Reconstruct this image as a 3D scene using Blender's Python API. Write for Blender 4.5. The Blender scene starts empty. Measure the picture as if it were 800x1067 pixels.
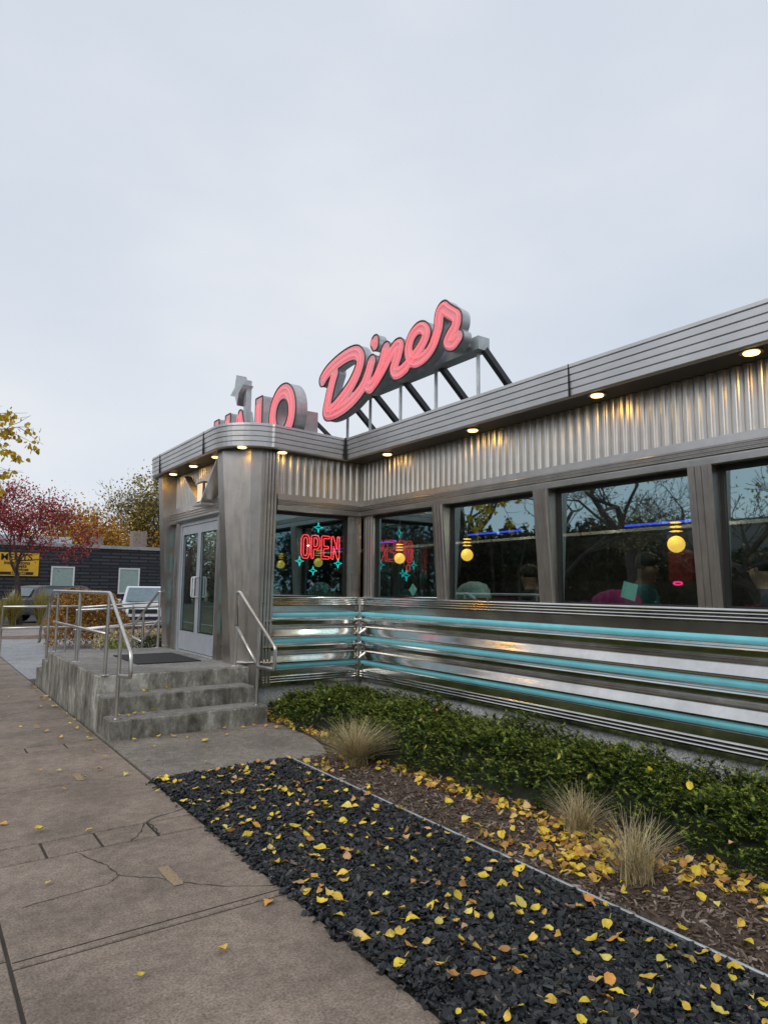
import bpy, bmesh, math, random
import numpy as np
from mathutils import Vector, Matrix
random.seed(7); rng = np.random.default_rng(7)
SC = bpy.context.scene; COL = SC.collection
PI = math.pi

# ---------------------------------------------------------------- materials
def newmat(name):
    m = bpy.data.materials.new(name); m.use_nodes = True
    nt = m.node_tree; b = nt.nodes['Principled BSDF']
    return m, nt, b
def N(nt, typ, **kw):
    n = nt.nodes.new(typ)
    for k, v in kw.items():
        if k.startswith('i_'): n.inputs[k[2:].replace('_', ' ')].default_value = v
        else: setattr(n, k, v)
    return n
def ramp(nt, fac, stops):
    r = nt.nodes.new('ShaderNodeValToRGB'); e = r.color_ramp.elements
    while len(e) < len(stops): e.new(0.5)
    for el, (p, c) in zip(e, stops):
        el.position = p; el.color = (*c, 1)
    nt.links.new(fac, r.inputs['Fac']); return r.outputs['Color']
def coords(nt, scale=(1,1,1)):
    g = nt.nodes.new('ShaderNodeNewGeometry'); mp = nt.nodes.new('ShaderNodeMapping')
    nt.links.new(g.outputs['Position'], mp.inputs['Vector']); mp.inputs['Scale'].default_value = scale
    return mp.outputs['Vector']
def noise(nt, scale, detail=4, rough=.6, vec=None, vscale=(1,1,1)):
    n = nt.nodes.new('ShaderNodeTexNoise'); n.inputs['Scale'].default_value = scale
    n.inputs['Detail'].default_value = detail; n.inputs['Roughness'].default_value = rough
    nt.links.new(vec if vec else coords(nt, vscale), n.inputs['Vector']); return n.outputs['Fac']
def bump(nt, b, h, strength=.3, dist=.01):
    n = nt.nodes.new('ShaderNodeBump'); n.inputs['Strength'].default_value = strength; n.inputs['Distance'].default_value = dist
    nt.links.new(h, n.inputs['Height']); nt.links.new(n.outputs['Normal'], b.inputs['Normal'])
def mixc(nt, fac, a, c, blend='MIX'):
    m = nt.nodes.new('ShaderNodeMix'); m.data_type = 'RGBA'; m.blend_type = blend
    for s, v in ((0, fac), (6, a), (7, c)):
        if isinstance(v, (int, float)): m.inputs[s].default_value = v
        elif isinstance(v, tuple): m.inputs[s].default_value = (*v, 1)
        else: nt.links.new(v, m.inputs[s])
    return m.outputs[2]
def simple(name, col, rough=.6, metal=0, var=.12, scale=6, bmp=0, bscale=60, vscale=(1,1,1)):
    m, nt, b = newmat(name)
    b.inputs['Roughness'].default_value = rough; b.inputs['Metallic'].default_value = metal
    f = noise(nt, scale, vscale=vscale)
    lo = tuple(c*(1-var*1.6) for c in col); hi = tuple(min(1, c*(1+var*1.6)) for c in col)
    nt.links.new(ramp(nt, f, [(.3, lo), (.7, hi)]), b.inputs['Base Color'])
    if bmp: bump(nt, b, noise(nt, bscale), bmp, .004)
    return m
def island(name, stops, rough=.6, spec=.3, trans=0):
    m, nt, b = newmat(name)
    g = nt.nodes.new('ShaderNodeNewGeometry')
    c = ramp(nt, g.outputs['Random Per Island'], stops)
    c = mixc(nt, .45, c, ramp(nt, noise(nt, 22), [(.36, (.30,.30,.30)), (.62, (1.0,1.0,1.0))]), 'MULTIPLY')
    nt.links.new(c, b.inputs['Base Color'])
    b.inputs['Roughness'].default_value = rough; b.inputs['Specular IOR Level'].default_value = spec
    if trans:
        t = nt.nodes.new('ShaderNodeBsdfTranslucent'); nt.links.new(c, t.inputs['Color'])
        mx = nt.nodes.new('ShaderNodeMixShader'); mx.inputs[0].default_value = trans
        nt.links.new(b.outputs[0], mx.inputs[1]); nt.links.new(t.outputs[0], mx.inputs[2])
        nt.links.new(mx.outputs[0], nt.nodes['Material Output'].inputs['Surface'])
    return m
def steel(name, col=(.5,.48,.455), rough=.24, brush=(1,1,60), wav=.12, dirt=.35):
    m, nt, b = newmat(name); b.inputs['Metallic'].default_value = 1
    f = noise(nt, 3.0, 6, .65, vscale=brush)
    f2 = noise(nt, 1.6, 5, .7)
    c = ramp(nt, f2, [(.3, tuple(c*(1-dirt) for c in col)), (.62, col)])
    c = mixc(nt, .35, c, ramp(nt, f, [(.35, (.80,.79,.78)), (.65, (1,1,1))]), 'MULTIPLY')
    nt.links.new(c, b.inputs['Base Color'])
    mr = nt.nodes.new('ShaderNodeMapRange'); mr.inputs[1].default_value = .3; mr.inputs[2].default_value = .7
    mr.inputs[3].default_value = rough*.88; mr.inputs[4].default_value = rough*1.15
    nt.links.new(f, mr.inputs[0]); nt.links.new(mr.outputs[0], b.inputs['Roughness'])
    bump(nt, b, noise(nt, 2.2, 2, .5), wav, .03)
    return m
def emis(name, col, st, base=None):
    m, nt, b = newmat(name); b.inputs['Base Color'].default_value = (*(base or col), 1)
    b.inputs['Emission Color'].default_value = (*col, 1); b.inputs['Emission Strength'].default_value = st
    b.inputs['Roughness'].default_value = .4
    return m
def glassy(name, tint=(.72,.95,.97), refl=.30, clear=(.50,.60,.58)):
    m, nt, b = newmat(name)
    for n in list(nt.nodes):
        if n.type == 'BSDF_PRINCIPLED': nt.nodes.remove(n)
    g = nt.nodes.new('ShaderNodeBsdfGlossy'); g.inputs['Color'].default_value = (*tint, 1); g.inputs['Roughness'].default_value = .015
    t = nt.nodes.new('ShaderNodeBsdfTransparent'); t.inputs['Color'].default_value = (*clear, 1)
    fr = nt.nodes.new('ShaderNodeFresnel'); fr.inputs['IOR'].default_value = 1.6
    ad = nt.nodes.new('ShaderNodeMath'); ad.operation = 'MULTIPLY_ADD'; ad.inputs[1].default_value = 1.0; ad.inputs[2].default_value = refl; ad.use_clamp = True
    nt.links.new(fr.outputs[0], ad.inputs[0])
    ge = nt.nodes.new('ShaderNodeNewGeometry'); iv = nt.nodes.new('ShaderNodeMath'); iv.operation = 'SUBTRACT'; iv.inputs[0].default_value = 1; nt.links.new(ge.outputs['Backfacing'], iv.inputs[1])
    ml = nt.nodes.new('ShaderNodeMath'); ml.operation = 'MULTIPLY'; nt.links.new(ad.outputs[0], ml.inputs[0]); nt.links.new(iv.outputs[0], ml.inputs[1])
    mx = nt.nodes.new('ShaderNodeMixShader'); nt.links.new(ml.outputs[0], mx.inputs[0])
    nt.links.new(t.outputs[0], mx.inputs[1]); nt.links.new(g.outputs[0], mx.inputs[2])
    nt.links.new(mx.outputs[0], nt.nodes['Material Output'].inputs['Surface'])
    return m

M = {}
M['steel'] = steel('stainless steel', (.60,.575,.55), .30, (1,1,8), .06, .25)
M['steel_clad'] = steel('ribbed stainless cladding', (.78,.76,.73), .16, (1,1,1), .07, .25)
M['steel_fascia'] = steel('fascia stainless', (.70,.69,.68), .40, (1,1,12), .03, .15)
M['steel_warm'] = steel('warm stained stainless', (.60,.56,.52), .34, (8,8,1), .10, .25)
M['steel_frieze'] = steel('fluted stainless frieze', (.68,.65,.60), .33, (1,1,2), .05, .15)
M['rail'] = steel('brushed rail steel', (.72,.70,.67), .33, (1,1,1), .02, .35)
M['alu'] = simple('grey painted aluminium', (.46,.49,.53), .45, .25, .05)
M['galv'] = simple('galvanised metal', (.52,.55,.56), .45, .6, .1, 8)
M['darkmetal'] = simple('dark grey metal', (.06,.065,.07), .5, .4)
M['soffit'] = simple('dark bronze soffit', (.055,.046,.04), .35, .5, .1)
M['gasket'] = simple('black gasket', (.012,.012,.012), .6)
M['glass'] = glassy('tinted window glass', (.66,.93,.98), .36, (.76,.84,.83))
M['doorglass'] = glassy('door glass', (.7,.92,.95), .34, (.45,.55,.55))
M['cyan'] = simple('turquoise enamel', (.21,.66,.76), .38, .0, .06, 5)
def concrete(name, col, crk=False, stain=.3, speck=.22):
    m, nt, b = newmat(name); b.inputs['Roughness'].default_value = .85
    big = ramp(nt, noise(nt, 1.3, 7, .68), [(.38, tuple(c*(1-stain) for c in col)), (.62, tuple(c*(1+stain*.5) for c in col))])
    fine = ramp(nt, noise(nt, 85, 3, .7), [(.38, (1-speck*2.2,)*3), (.5, (1,)*3), (.62, (1+speck*1.8,)*3)])
    mid = ramp(nt, noise(nt, 14, 4, .7), [(.38, (.80,.79,.78)), (.62, (1.1,1.1,1.1))])
    c = mixc(nt, 1.0, mixc(nt, 1.0, big, fine, 'MULTIPLY'), mid, 'MULTIPLY')
    v = nt.nodes.new('ShaderNodeTexVoronoi'); v.inputs['Scale'].default_value = 75; nt.links.new(coords(nt), v.inputs['Vector'])
    pit = ramp(nt, v.outputs['Distance'], [(.06, (.45,.43,.41)), (.16, (1,1,1))])
    c = mixc(nt, .6, c, pit, 'MULTIPLY')
    ri = nt.nodes.new('ShaderNodeNewGeometry')
    c = mixc(nt, 1.0, c, ramp(nt, ri.outputs['Random Per Island'], [(0, (.88,.88,.89)), (1, (1.08,1.07,1.05))]), 'MULTIPLY')
    nt.links.new(c, b.inputs['Base Color'])
    bump(nt, b, noise(nt, 140, 5, .7), .4, .003)
    return m
M['walk'] = concrete('brown aggregate concrete', (.275,.220,.175), speck=.15)
M['walk2'] = concrete('worn band concrete', (.245,.2,.16))
M['apron'] = concrete('pale concrete', (.34,.35,.365), stain=.18)
M['pad'] = concrete('damp grey concrete', (.25,.225,.19), stain=.3)
M['foundation'] = concrete('foundation concrete', (.56,.57,.58), stain=.2)
# weathered stair concrete with vertical streaks
m, nt, b = newmat('streaked stair concrete'); b.inputs['Roughness'].default_value = .85
st = noise(nt, 2.6, 8, .8, vscale=(1.5,1.5,.55)); bl = noise(nt, 2.4, 5, .7)
c = ramp(nt, st, [(.36, (.085,.08,.07)), (.45, (.20,.19,.165)), (.54, (.31,.30,.265)), (.63, (.56,.54,.50))])
c = mixc(nt, .75, c, ramp(nt, bl, [(.38, (.45,.43,.39)), (.60, (1.15,1.15,1.1))]), 'MULTIPLY')
c = mixc(nt, .6, c, ramp(nt, noise(nt, 90, 3), [(.3, (.7,.7,.7)), (.7, (1.15,1.15,1.15))]), 'MULTIPLY')
nt.links.new(c, b.inputs['Base Color']); bump(nt, b, noise(nt, 60, 5, .7), .5, .006); M['stair'] = m
M['tread'] = concrete('tread concrete', (.27,.265,.25), stain=.3)
M['dirtjoint'] = simple('dirt filled joint', (.045,.038,.03), .95)
m, nt, b = newmat('worn yellow paint'); b.inputs['Roughness'].default_value = .85
nt.links.new(ramp(nt, noise(nt, 60, 5, .75), [(.42, (.24,.185,.14)), (.55, (.37,.262,.14))]), b.inputs['Base Color']); M['yellowpaint'] = m
M['soil'] = simple('brown soil', (.085,.062,.045), .95, 0, .3, 30, .8, 80)
M['blacksoil'] = simple('dark bed base', (.012,.013,.014), .9, 0, .3, 30, .8, 60)
M['asphalt'] = simple('asphalt', (.055,.055,.057), .85, 0, .15, 4, .5, 90)
M['grass'] = simple('autumn lawn', (.10,.085,.045), .95, 0, .3, 1.5, .8, 30)
M['kerb'] = concrete('kerb concrete', (.34,.33,.31))
M['dirtstrip'] = simple('brown planting soil', (.16,.115,.085), .95, 0, .35, 4, .6, 40)
M['pinkpath'] = concrete('pinkish path', (.33,.29,.275), stain=.2)
M['chips'] = island('black dyed mulch', [(0, (.006,.0075,.009)), (.55, (.017,.021,.024)), (.9, (.035,.041,.045)), (.955, (.06,.066,.07)), (1, (.22,.17,.12))], .42, .45)
M['brownchips'] = island('shredded brown mulch', [(0, (.05,.032,.022)), (.5, (.16,.115,.085)), (.85, (.27,.21,.17)), (1, (.46,.40,.34))], .85, .15)
M['needle'] = island('juniper foliage', [(0, (.010,.026,.007)), (.4, (.032,.068,.013)), (.8, (.075,.125,.02)), (1, (.13,.17,.03))], .55, .3, .15)
M['needletip'] = island('juniper new growth lit tips', [(0, (.11,.18,.022)), (.5, (.25,.32,.04)), (1, (.42,.45,.08))], .55, .3, .15)  # lit look of the upper tips painted into the new-growth colour
M['drygrass'] = island('dry ornamental grass', [(0, (.30,.24,.10)), (.35, (.50,.42,.22)), (.7, (.70,.58,.36)), (1, (.88,.76,.52))], .7, .2, .2)
M['reed'] = island('upright feather grass', [(0, (.20,.24,.03)), (.5, (.45,.38,.10)), (1, (.70,.52,.26))], .7, .2, .2)
LY = [((.90,.68,.045),), ((.92,.60,.08),), ((.78,.36,.07),), ((.66,.38,.19),), ((.88,.74,.16),)]
def leafmat(i, col):
    m, nt, b = newmat('fallen leaf %d' % i)
    oi = nt.nodes.new('ShaderNodeObjectInfo')
    f = noise(nt, 32, 4); sp = noise(nt, 130, 2)
    c = ramp(nt, f, [(.3, tuple(c*.68 for c in col)), (.65, col)])
    c = mixc(nt, .5, c, ramp(nt, sp, [(.30, (.55,.38,.25)), (.42, (1,1,1))]), 'MULTIPLY')
    h = nt.nodes.new('ShaderNodeHueSaturation'); nt.links.new(c, h.inputs['Color'])
    mr = nt.nodes.new('ShaderNodeMapRange'); mr.inputs[3].default_value = .72; mr.inputs[4].default_value = 1.15
    nt.links.new(oi.outputs['Random'], mr.inputs[0]); nt.links.new(mr.outputs[0], h.inputs['Value'])
    nt.links.new(h.outputs[0], b.inputs['Base Color']); b.inputs['Roughness'].default_value = .5
    return m
for i, (c,) in enumerate(LY): M['leaf%d' % i] = leafmat(i, c)
M['leaflitter'] = island('drifted leaves', [(0, (.40,.20,.09)), (.2, (.68,.36,.10)), (.4, (.88,.60,.09)), (.8, (.92,.70,.07)), (1, (.82,.58,.28))], .6, .3, .1)
M['bark'] = simple('tree bark', (.075,.058,.047), .9, 0, .3, 12, .6, 40)
M['redberry'] = island('crimson crabapple leaves', [(0, (.17,.02,.025)), (.5, (.42,.05,.06)), (1, (.62,.15,.12))], .6, .2, .15)
M['orangeleaf'] = island('orange brown leaves', [(0, (.26,.12,.025)), (.5, (.58,.28,.04)), (1, (.78,.46,.07))], .6, .2, .15)
M['olive'] = island('olive autumn leaves', [(0, (.14,.12,.03)), (.5, (.34,.27,.06)), (1, (.56,.42,.08))], .6, .2, .15)
M['gold'] = island('golden leaves', [(0, (.42,.23,.015)), (.5, (.68,.42,.02)), (1, (.78,.55,.06))], .6, .2, .25)
M['goldnear'] = island('near golden green leaves', [(0, (.42,.26,.02)), (.5, (.78,.52,.03)), (1, (.90,.68,.08))], .55, .3, .25)
M['evergreen'] = island('dark evergreen leaves', [(0, (.008,.015,.008)), (.6, (.02,.035,.015)), (1, (.05,.06,.02))], .7, .2)
M['hedge'] = island('orange hedge leaves', [(0, (.15,.07,.02)), (.5, (.42,.22,.05)), (1, (.66,.38,.09))], .6, .2, .1)
M['greenplant'] = island('light green plant', [(0, (.10,.16,.02)), (.6, (.26,.32,.03)), (1, (.42,.42,.05))], .6, .2, .2)
M['darkplant'] = island('dark green plant', [(0, (.02,.04,.015)), (.6, (.05,.08,.02)), (1, (.14,.13,.05))], .6, .2, .2)
# dark split-face masonry
m, nt, b = newmat('black painted block wall'); b.inputs['Roughness'].default_value = .6
br = nt.nodes.new('ShaderNodeTexBrick'); g = nt.nodes.new('ShaderNodeTexCoord'); mp = nt.nodes.new('ShaderNodeMapping'); mp.inputs['Rotation'].default_value = (PI/2,0,0)
nt.links.new(g.outputs['Object'], mp.inputs['Vector']); nt.links.new(mp.outputs[0], br.inputs['Vector'])
br.inputs['Scale'].default_value = 1; br.inputs['Brick Width'].default_value = 1.1; br.inputs['Row Height'].default_value = .20; br.inputs['Mortar Size'].default_value = .05
br.inputs['Color1'].default_value = (.020,.022,.03,1); br.inputs['Color2'].default_value = (.05,.055,.065,1); br.inputs['Mortar'].default_value = (.006,.006,.008,1)
nt.links.new(br.outputs['Color'], b.inputs['Base Color']); M['blackblock'] = m
M['signyellow'] = simple('yellow sign board', (.75,.42,.02), .5, 0, .05)
M['black'] = simple('black paint', (.012,.012,.012), .5)
M['white'] = simple('white paint', (.72,.73,.74), .5, 0, .04)
M['curtain'] = simple('pale green blind behind glass', (.30,.40,.37), .35, 0, .06)
M['carwhite'] = simple('white car paint', (.70,.73,.78), .22, 0, .03)
M['cargrey'] = simple('dark grey car paint', (.10,.11,.13), .25, .3, .05)
M['carglass'] = simple('car glass', (.16,.22,.25), .1, 0, .1)
M['tyre'] = simple('tyre rubber', (.02,.02,.02), .85)
M['lamp'] = simple('headlamp lens', (.65,.68,.7), .15, .3)
M['redsignface'] = emis('translucent pink letter face', (1.0,.24,.27), .13, (.74,.34,.37))
M['redtube'] = emis('red neon tube', (1.0,.12,.15), 1.0, (.9,.25,.28))
M['neonred'] = emis('red window neon', (1.0,.05,.06), 3.6)
M['neoncyan'] = emis('cyan window neon', (.02,.85,.80), 1.8)
M['neonblue'] = emis('blue cove neon', (.05,.10,1.0), 1.3)
M['neonpink'] = emis('pink neon', (1.0,.04,.22), 1.6)
M['globe'] = emis('warm glass globe', (1.0,.56,.08), 2.0)
M['downlens'] = emis('warm downlight lens', (1.0,.64,.22), 4.2)
M['rim'] = simple('dark letter rim', (.09,.05,.055), .5)
M['interwall'] = simple('interior wall', (.06,.055,.06), .6, 0, .3, 2)
M['interfloor'] = simple('interior floor', (.08,.07,.065), .4)
M['booth'] = simple('dark red vinyl', (.12,.015,.02), .3)
M['paleseat'] = simple('pale teal coat cloth', (.30,.44,.44), .7)
M['magenta'] = simple('magenta coat cloth', (.33,.02,.15), .8)
M['hoodie'] = simple('teal hoodie cloth', (.035,.13,.16), .85)
M['darkcloth'] = simple('dark navy cloth', (.03,.03,.06), .85)
M['skin_dark'] = simple('brown skin', (.16,.085,.055), .55)
M['skin_light'] = simple('light skin', (.42,.25,.18), .55)
M['hair'] = simple('dark hair', (.02,.015,.012), .7)
M['menu'] = emis('glowing mint card', (.25,.62,.50), .12, (.45,.85,.74))  # glow put into the card's colour; it is no lamp
M['table'] = simple('table laminate', (.35,.35,.34), .3)
M['redboard'] = emis('dim red menu board', (.6,.03,.02), .03, (.12,.012,.012))
M['plaque'] = emis('lit cream plaque', (1.0,.82,.5), .55, (.6,.5,.35))
M['mat'] = simple('black rubber mat', (.022,.022,.024), .8, 0, .2, 8, .6, 120)
M['cyanpanel'] = simple('pale turquoise panel', (.28,.58,.62), .25, .2, .1)
M['brick'] = simple('dark brick', (.10,.05,.035), .85, 0, .2, 6)
M['roofshingle'] = simple('roof shingle', (.05,.045,.045), .9)
M['flue'] = simple('brown flue masonry', (.24,.19,.155), .85, 0, .2)
M['bottle'] = simple('pale condiment bottle', (.55,.62,.60), .3)

# ---------------------------------------------------------------- mesh helpers
class MB:
    def __init__(s): s.v = []; s.f = []; s.n = 0
    def add(s, V, F):
        V = np.asarray(V, float).reshape(-1, 3)
        s.v.append(V); s.f += [tuple(int(i)+s.n for i in f) for f in F]; s.n += len(V)
    def box(s, x0, x1, y0, y1, z0, z1):
        s.add([(x0,y0,z0),(x1,y0,z0),(x1,y1,z0),(x0,y1,z0),(x0,y0,z1),(x1,y0,z1),(x1,y1,z1),(x0,y1,z1)],
              [(0,3,2,1),(4,5,6,7),(0,1,5,4),(1,2,6,5),(2,3,7,6),(3,0,4,7)]); return s
    def beam(s, p, q, w, h, up=(0,0,1)):
        p = np.array(p, float); q = np.array(q, float); d = q-p; d /= np.linalg.norm(d)
        a = np.cross(d, up); a /= np.linalg.norm(a); u = np.cross(a, d)
        V = []
        for e in (p, q):
            for sa, su in ((-1,-1),(1,-1),(1,1),(-1,1)): V.append(e + a*w/2*sa + u*h/2*su)
        s.add(V, [(0,1,2,3),(7,6,5,4),(0,4,5,1),(1,5,6,2),(2,6,7,3),(3,7,4,0)]); return s
    def tube(s, pts, r, n=8, closed=False, cap=True):
        P = np.array(pts, float); k = len(P)
        R = np.full(k, r) if np.isscalar(r) else np.array(r, float)
        T = np.zeros_like(P)
        for i in range(k):
            a = P[(i-1) % k] if (closed or i > 0) else P[i]; b = P[(i+1) % k] if (closed or i < k-1) else P[i]
            T[i] = b-a; T[i] /= (np.linalg.norm(T[i]) + 1e-12)
        ref = np.array([0,0,1.0]) if abs(T[0][2]) < .9 else np.array([1.0,0,0])
        u = np.cross(T[0], ref); u /= np.linalg.norm(u)
        V = []
        for i in range(k):
            u = u - T[i]*(u@T[i]); u /= (np.linalg.norm(u)+1e-12); w = np.cross(T[i], u)
            for j in range(n):
                a = 2*PI*j/n; V.append(P[i] + R[i]*(math.cos(a)*u + math.sin(a)*w))
        F = []
        for i in range(k if closed else k-1):
            i2 = (i+1) % k
            for j in range(n): F.append((i*n+j, i*n+(j+1) % n, i2*n+(j+1) % n, i2*n+j))
        if cap and not closed: F.append(tuple(range(n))[::-1]); F.append(tuple((k-1)*n+j for j in range(n)))
        s.add(V, F); return s
    def loft(s, A, B, cap=True):
        n = len(A); s.add(list(A)+list(B), [(i, (i+1) % n, n+(i+1) % n, n+i) for i in range(n)] + ([tuple(range(n))[::-1], tuple(n+i for i in range(n))] if cap else [])); return s
    def lathe(s, c, prof, n=16):
        V = []; F = []
        for r, z in prof:
            for j in range(n): V.append((c[0]+r*math.cos(2*PI*j/n), c[1]+r*math.sin(2*PI*j/n), c[2]+z))
        for i in range(len(prof)-1):
            for j in range(n): F.append((i*n+j, i*n+(j+1) % n, (i+1)*n+(j+1) % n, (i+1)*n+j))
        F.append(tuple(range(n))[::-1]); F.append(tuple((len(prof)-1)*n+j for j in range(n)))
        s.add(V, F); return s
    def sweep(s, path, prof, closed=False):
        """plan path [(x,y)], profile [(d,z)] with d measured to the LEFT of travel"""
        P = np.array(path, float); k = len(P); nrm = []
        for i in range(k):
            if closed or 0 < i < k-1:
                a = P[i]-P[i-1]; b = P[(i+1) % k]-P[i]
            elif i == 0: a = b = P[1]-P[0]
            else: a = b = P[i]-P[i-1]
            a = a/np.linalg.norm(a); b = b/np.linalg.norm(b)
            na = np.array([-a[1], a[0]]); nb = np.array([-b[1], b[0]]); m = na+nb
            nrm.append(m/(1+na@nb))
        V = []; n = len(prof)
        for i in range(k):
            for d, z in prof: V.append((P[i][0]+nrm[i][0]*d, P[i][1]+nrm[i][1]*d, z))
        F = []
        for i in range(k if closed else k-1):
            i2 = (i+1) % k
            for j in range(n-1): F.append((i*n+j, i2*n+j, i2*n+j+1, i*n+j+1))
        s.add(V, F); return s
    def mesh(s, name, off=(0,0,0), smooth=False):
        V = np.concatenate(s.v) - np.array(off, float)
        me = bpy.data.meshes.new(name); me.from_pydata(V.tolist(), [], s.f); me.update()
        if smooth: me.shade_smooth()
        return me
def rootloc(o):
    l = Vector((0,0,0))
    while o is not None: l = l + o.location; o = o.parent
    return l
def obj(name, mb, mat, parent=None, smooth=False, local=False, label=None, bevel=0):
    off = (0,0,0) if (local or parent is None) else tuple(rootloc(parent))
    me = mb.mesh(name, off, smooth) if isinstance(mb, MB) else mb
    me.materials.append(M[mat] if isinstance(mat, str) else mat)
    o = bpy.data.objects.new(name, me); COL.objects.link(o); o.parent = parent
    if label: o['label'] = label
    if bevel:
        b = o.modifiers.new('bevel', 'BEVEL'); b.width = bevel; b.segments = 2; b.limit_method = 'ANGLE'
    return o
def recenter(o, c):
    o.data.transform(Matrix.Translation(-Vector(c))); o.location = c; return o
def tag(o, label, cat, group=None, kind=None):
    o['label'] = label; o['category'] = cat
    if group: o['group'] = group
    if kind: o['kind'] = kind
    return o
def thing(name, label, cat, loc=(0,0,0), rz=0, group=None):
    o = bpy.data.objects.new(name, None); COL.objects.link(o); o.location = loc; o.rotation_euler = (0,0,rz)
    o.empty_display_size = .1
    return tag(o, label, cat, group)
def struct(name, mb, mat, **k):
    o = obj(name, mb, mat, **k); o['kind'] = 'structure'; return o
def dup(o, parent=None, **k):
    c = o.copy(); COL.objects.link(c); c.parent = parent
    for ch in o.children: dup(ch, c)
    return c
def poly_mesh(name, loops, z0, z1):
    """flat polygon(s) with holes -> extruded mesh through a 2D curve; local x,y in plane, thickness along local z"""
    cu = bpy.data.curves.new('tmp', 'CURVE'); cu.dimensions = '2D'; cu.fill_mode = 'BOTH'; cu.extrude = (z1-z0)/2
    for L in loops:
        sp = cu.splines.new('POLY'); sp.points.add(len(L)-1)
        for p, (x, y) in zip(sp.points, L): p.co = (x, y, 0, 1)
        sp.use_cyclic_u = True
    ob = bpy.data.objects.new('tmp', cu); COL.objects.link(ob)
    dg = bpy.context.evaluated_depsgraph_get()
    me = bpy.data.meshes.new_from_object(ob.evaluated_get(dg)); bpy.data.objects.remove(ob); bpy.data.curves.remove(cu)
    me.transform(Matrix.Translation((0,0,(z0+z1)/2))); me.name = name
    return me
def text_mesh(name, s, size, ext=.004):
    cu = bpy.data.curves.new('tmp', 'FONT'); cu.body = s; cu.size = size; cu.extrude = ext; cu.offset = size*.018
    ob = bpy.data.objects.new('tmp', cu); COL.objects.link(ob)
    dg = bpy.context.evaluated_depsgraph_get()
    me = bpy.data.meshes.new_from_object(ob.evaluated_get(dg)); bpy.data.objects.remove(ob); me.name = name
    return me
def catmull(P, k=8):
    P = np.array(P, float); out = []
    for i in range(len(P)-1):
        p0 = P[max(i-1, 0)]; p1 = P[i]; p2 = P[i+1]; p3 = P[min(i+2, len(P)-1)]
        for j in range(k):
            t = j/k; out.append(.5*((2*p1)+(-p0+p2)*t+(2*p0-5*p1+4*p2-p3)*t*t+(-p0+3*p1-3*p2+p3)*t**3))
    out.append(P[-1]); return np.array(out)
def contours(strokes, r, res=.01, square=False):
    """outline loops of the union of round-ended strokes; strokes = [(pts, radius_scale)]"""
    allp = np.concatenate([np.array(s) for s, _ in strokes]); pad = r*1.6+.03
    x0, y0 = allp.min(0)-pad; x1, y1 = allp.max(0)+pad
    X = np.arange(x0, x1, res); Y = np.arange(y0, y1, res); GX, GY = np.meshgrid(X, Y, indexing='ij'); D = np.full(GX.shape, 9.0)
    for s, k in strokes:
        s = np.array(s)
        for a, b in zip(s[:-1], s[1:]):
            d = b-a; L = d@d+1e-12; t = np.clip(((GX-a[0])*d[0]+(GY-a[1])*d[1])/L, 0, 1)
            if square:
                l = math.sqrt(L); ux, uy = d/l; mx_, my_ = (a+b)/2
                D = np.minimum(D, np.maximum(np.abs((GX-mx_)*ux+(GY-my_)*uy)-l/2, np.abs(-(GX-mx_)*uy+(GY-my_)*ux)) - r*(k-1))
            else: D = np.minimum(D, np.hypot(GX-a[0]-t*d[0], GY-a[1]-t*d[1]) - r*(k-1))
    D -= r; D[np.abs(D) < 1e-9] = 1e-9
    seg = {}
    def pt(i, j, e):
        if e == 0: a, b = (i,j), (i+1,j)
        elif e == 1: a, b = (i+1,j), (i+1,j+1)
        elif e == 2: a, b = (i,j+1), (i+1,j+1)
        else: a, b = (i,j), (i,j+1)
        return (a, b)
    def co(k):
        a, b = k; da, db = D[a], D[b]; t = da/(da-db)
        return (X[a[0]]*(1-t)+X[b[0]]*t, Y[a[1]]*(1-t)+Y[b[1]]*t)
    nx, ny = D.shape; I = D < 0
    T = {1:[(3,0)],2:[(0,1)],3:[(3,1)],4:[(1,2)],5:[(3,2),(1,0)],6:[(0,2)],7:[(3,2)],8:[(2,3)],9:[(2,0)],10:[(0,3),(2,1)],11:[(2,1)],12:[(1,3)],13:[(1,0)],14:[(0,3)]}
    code = I[:-1,:-1]*1 + I[1:,:-1]*2 + I[1:,1:]*4 + I[:-1,1:]*8
    for i, j in zip(*np.nonzero((code > 0) & (code < 15))):
        for a, b in T[int(code[i,j])]: seg[pt(i,j,a)] = pt(i,j,b)
    loops = []
    while seg:
        k0, k = seg.popitem(); L = [k0, k]
        while k in seg: k = seg.pop(k); L.append(k)
        pts = [co(q) for q in L[:-1]]
        if len(pts) > 12: loops.append(pts[::2])
    return loops
def frame(ex, ey, ez, o):
    m = Matrix.Identity(4)
    for i, a in enumerate((ex, ey, ez)):
        for j in range(3): m[j][i] = a[j]
    for j in range(3): m[j][3] = o[j]
    return m

# ---------------------------------------------------------------- camera
cam = bpy.data.cameras.new('camera'); co_ = bpy.data.objects.new('camera', cam); COL.objects.link(co_); SC.camera = co_
pitch, roll, yaw, fpx = 0.11472326, 0.01072514, 0.61481103, 691.12282
f = Vector((math.sin(yaw)*math.cos(pitch), math.cos(yaw)*math.cos(pitch), math.sin(pitch)))
r0 = Vector((math.cos(yaw), -math.sin(yaw), 0)); u0 = r0.cross(f)
rr = r0*math.cos(roll)+u0*math.sin(roll); uu = -r0*math.sin(roll)+u0*math.cos(roll)
co_.matrix_world = frame(rr, uu, -f, (0,0,1.6))
cam.sensor_fit = 'VERTICAL'; cam.sensor_height = 36; cam.sensor_width = 27; cam.lens = 36*fpx/1067; cam.clip_end = 2000; cam.clip_start = .05

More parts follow.
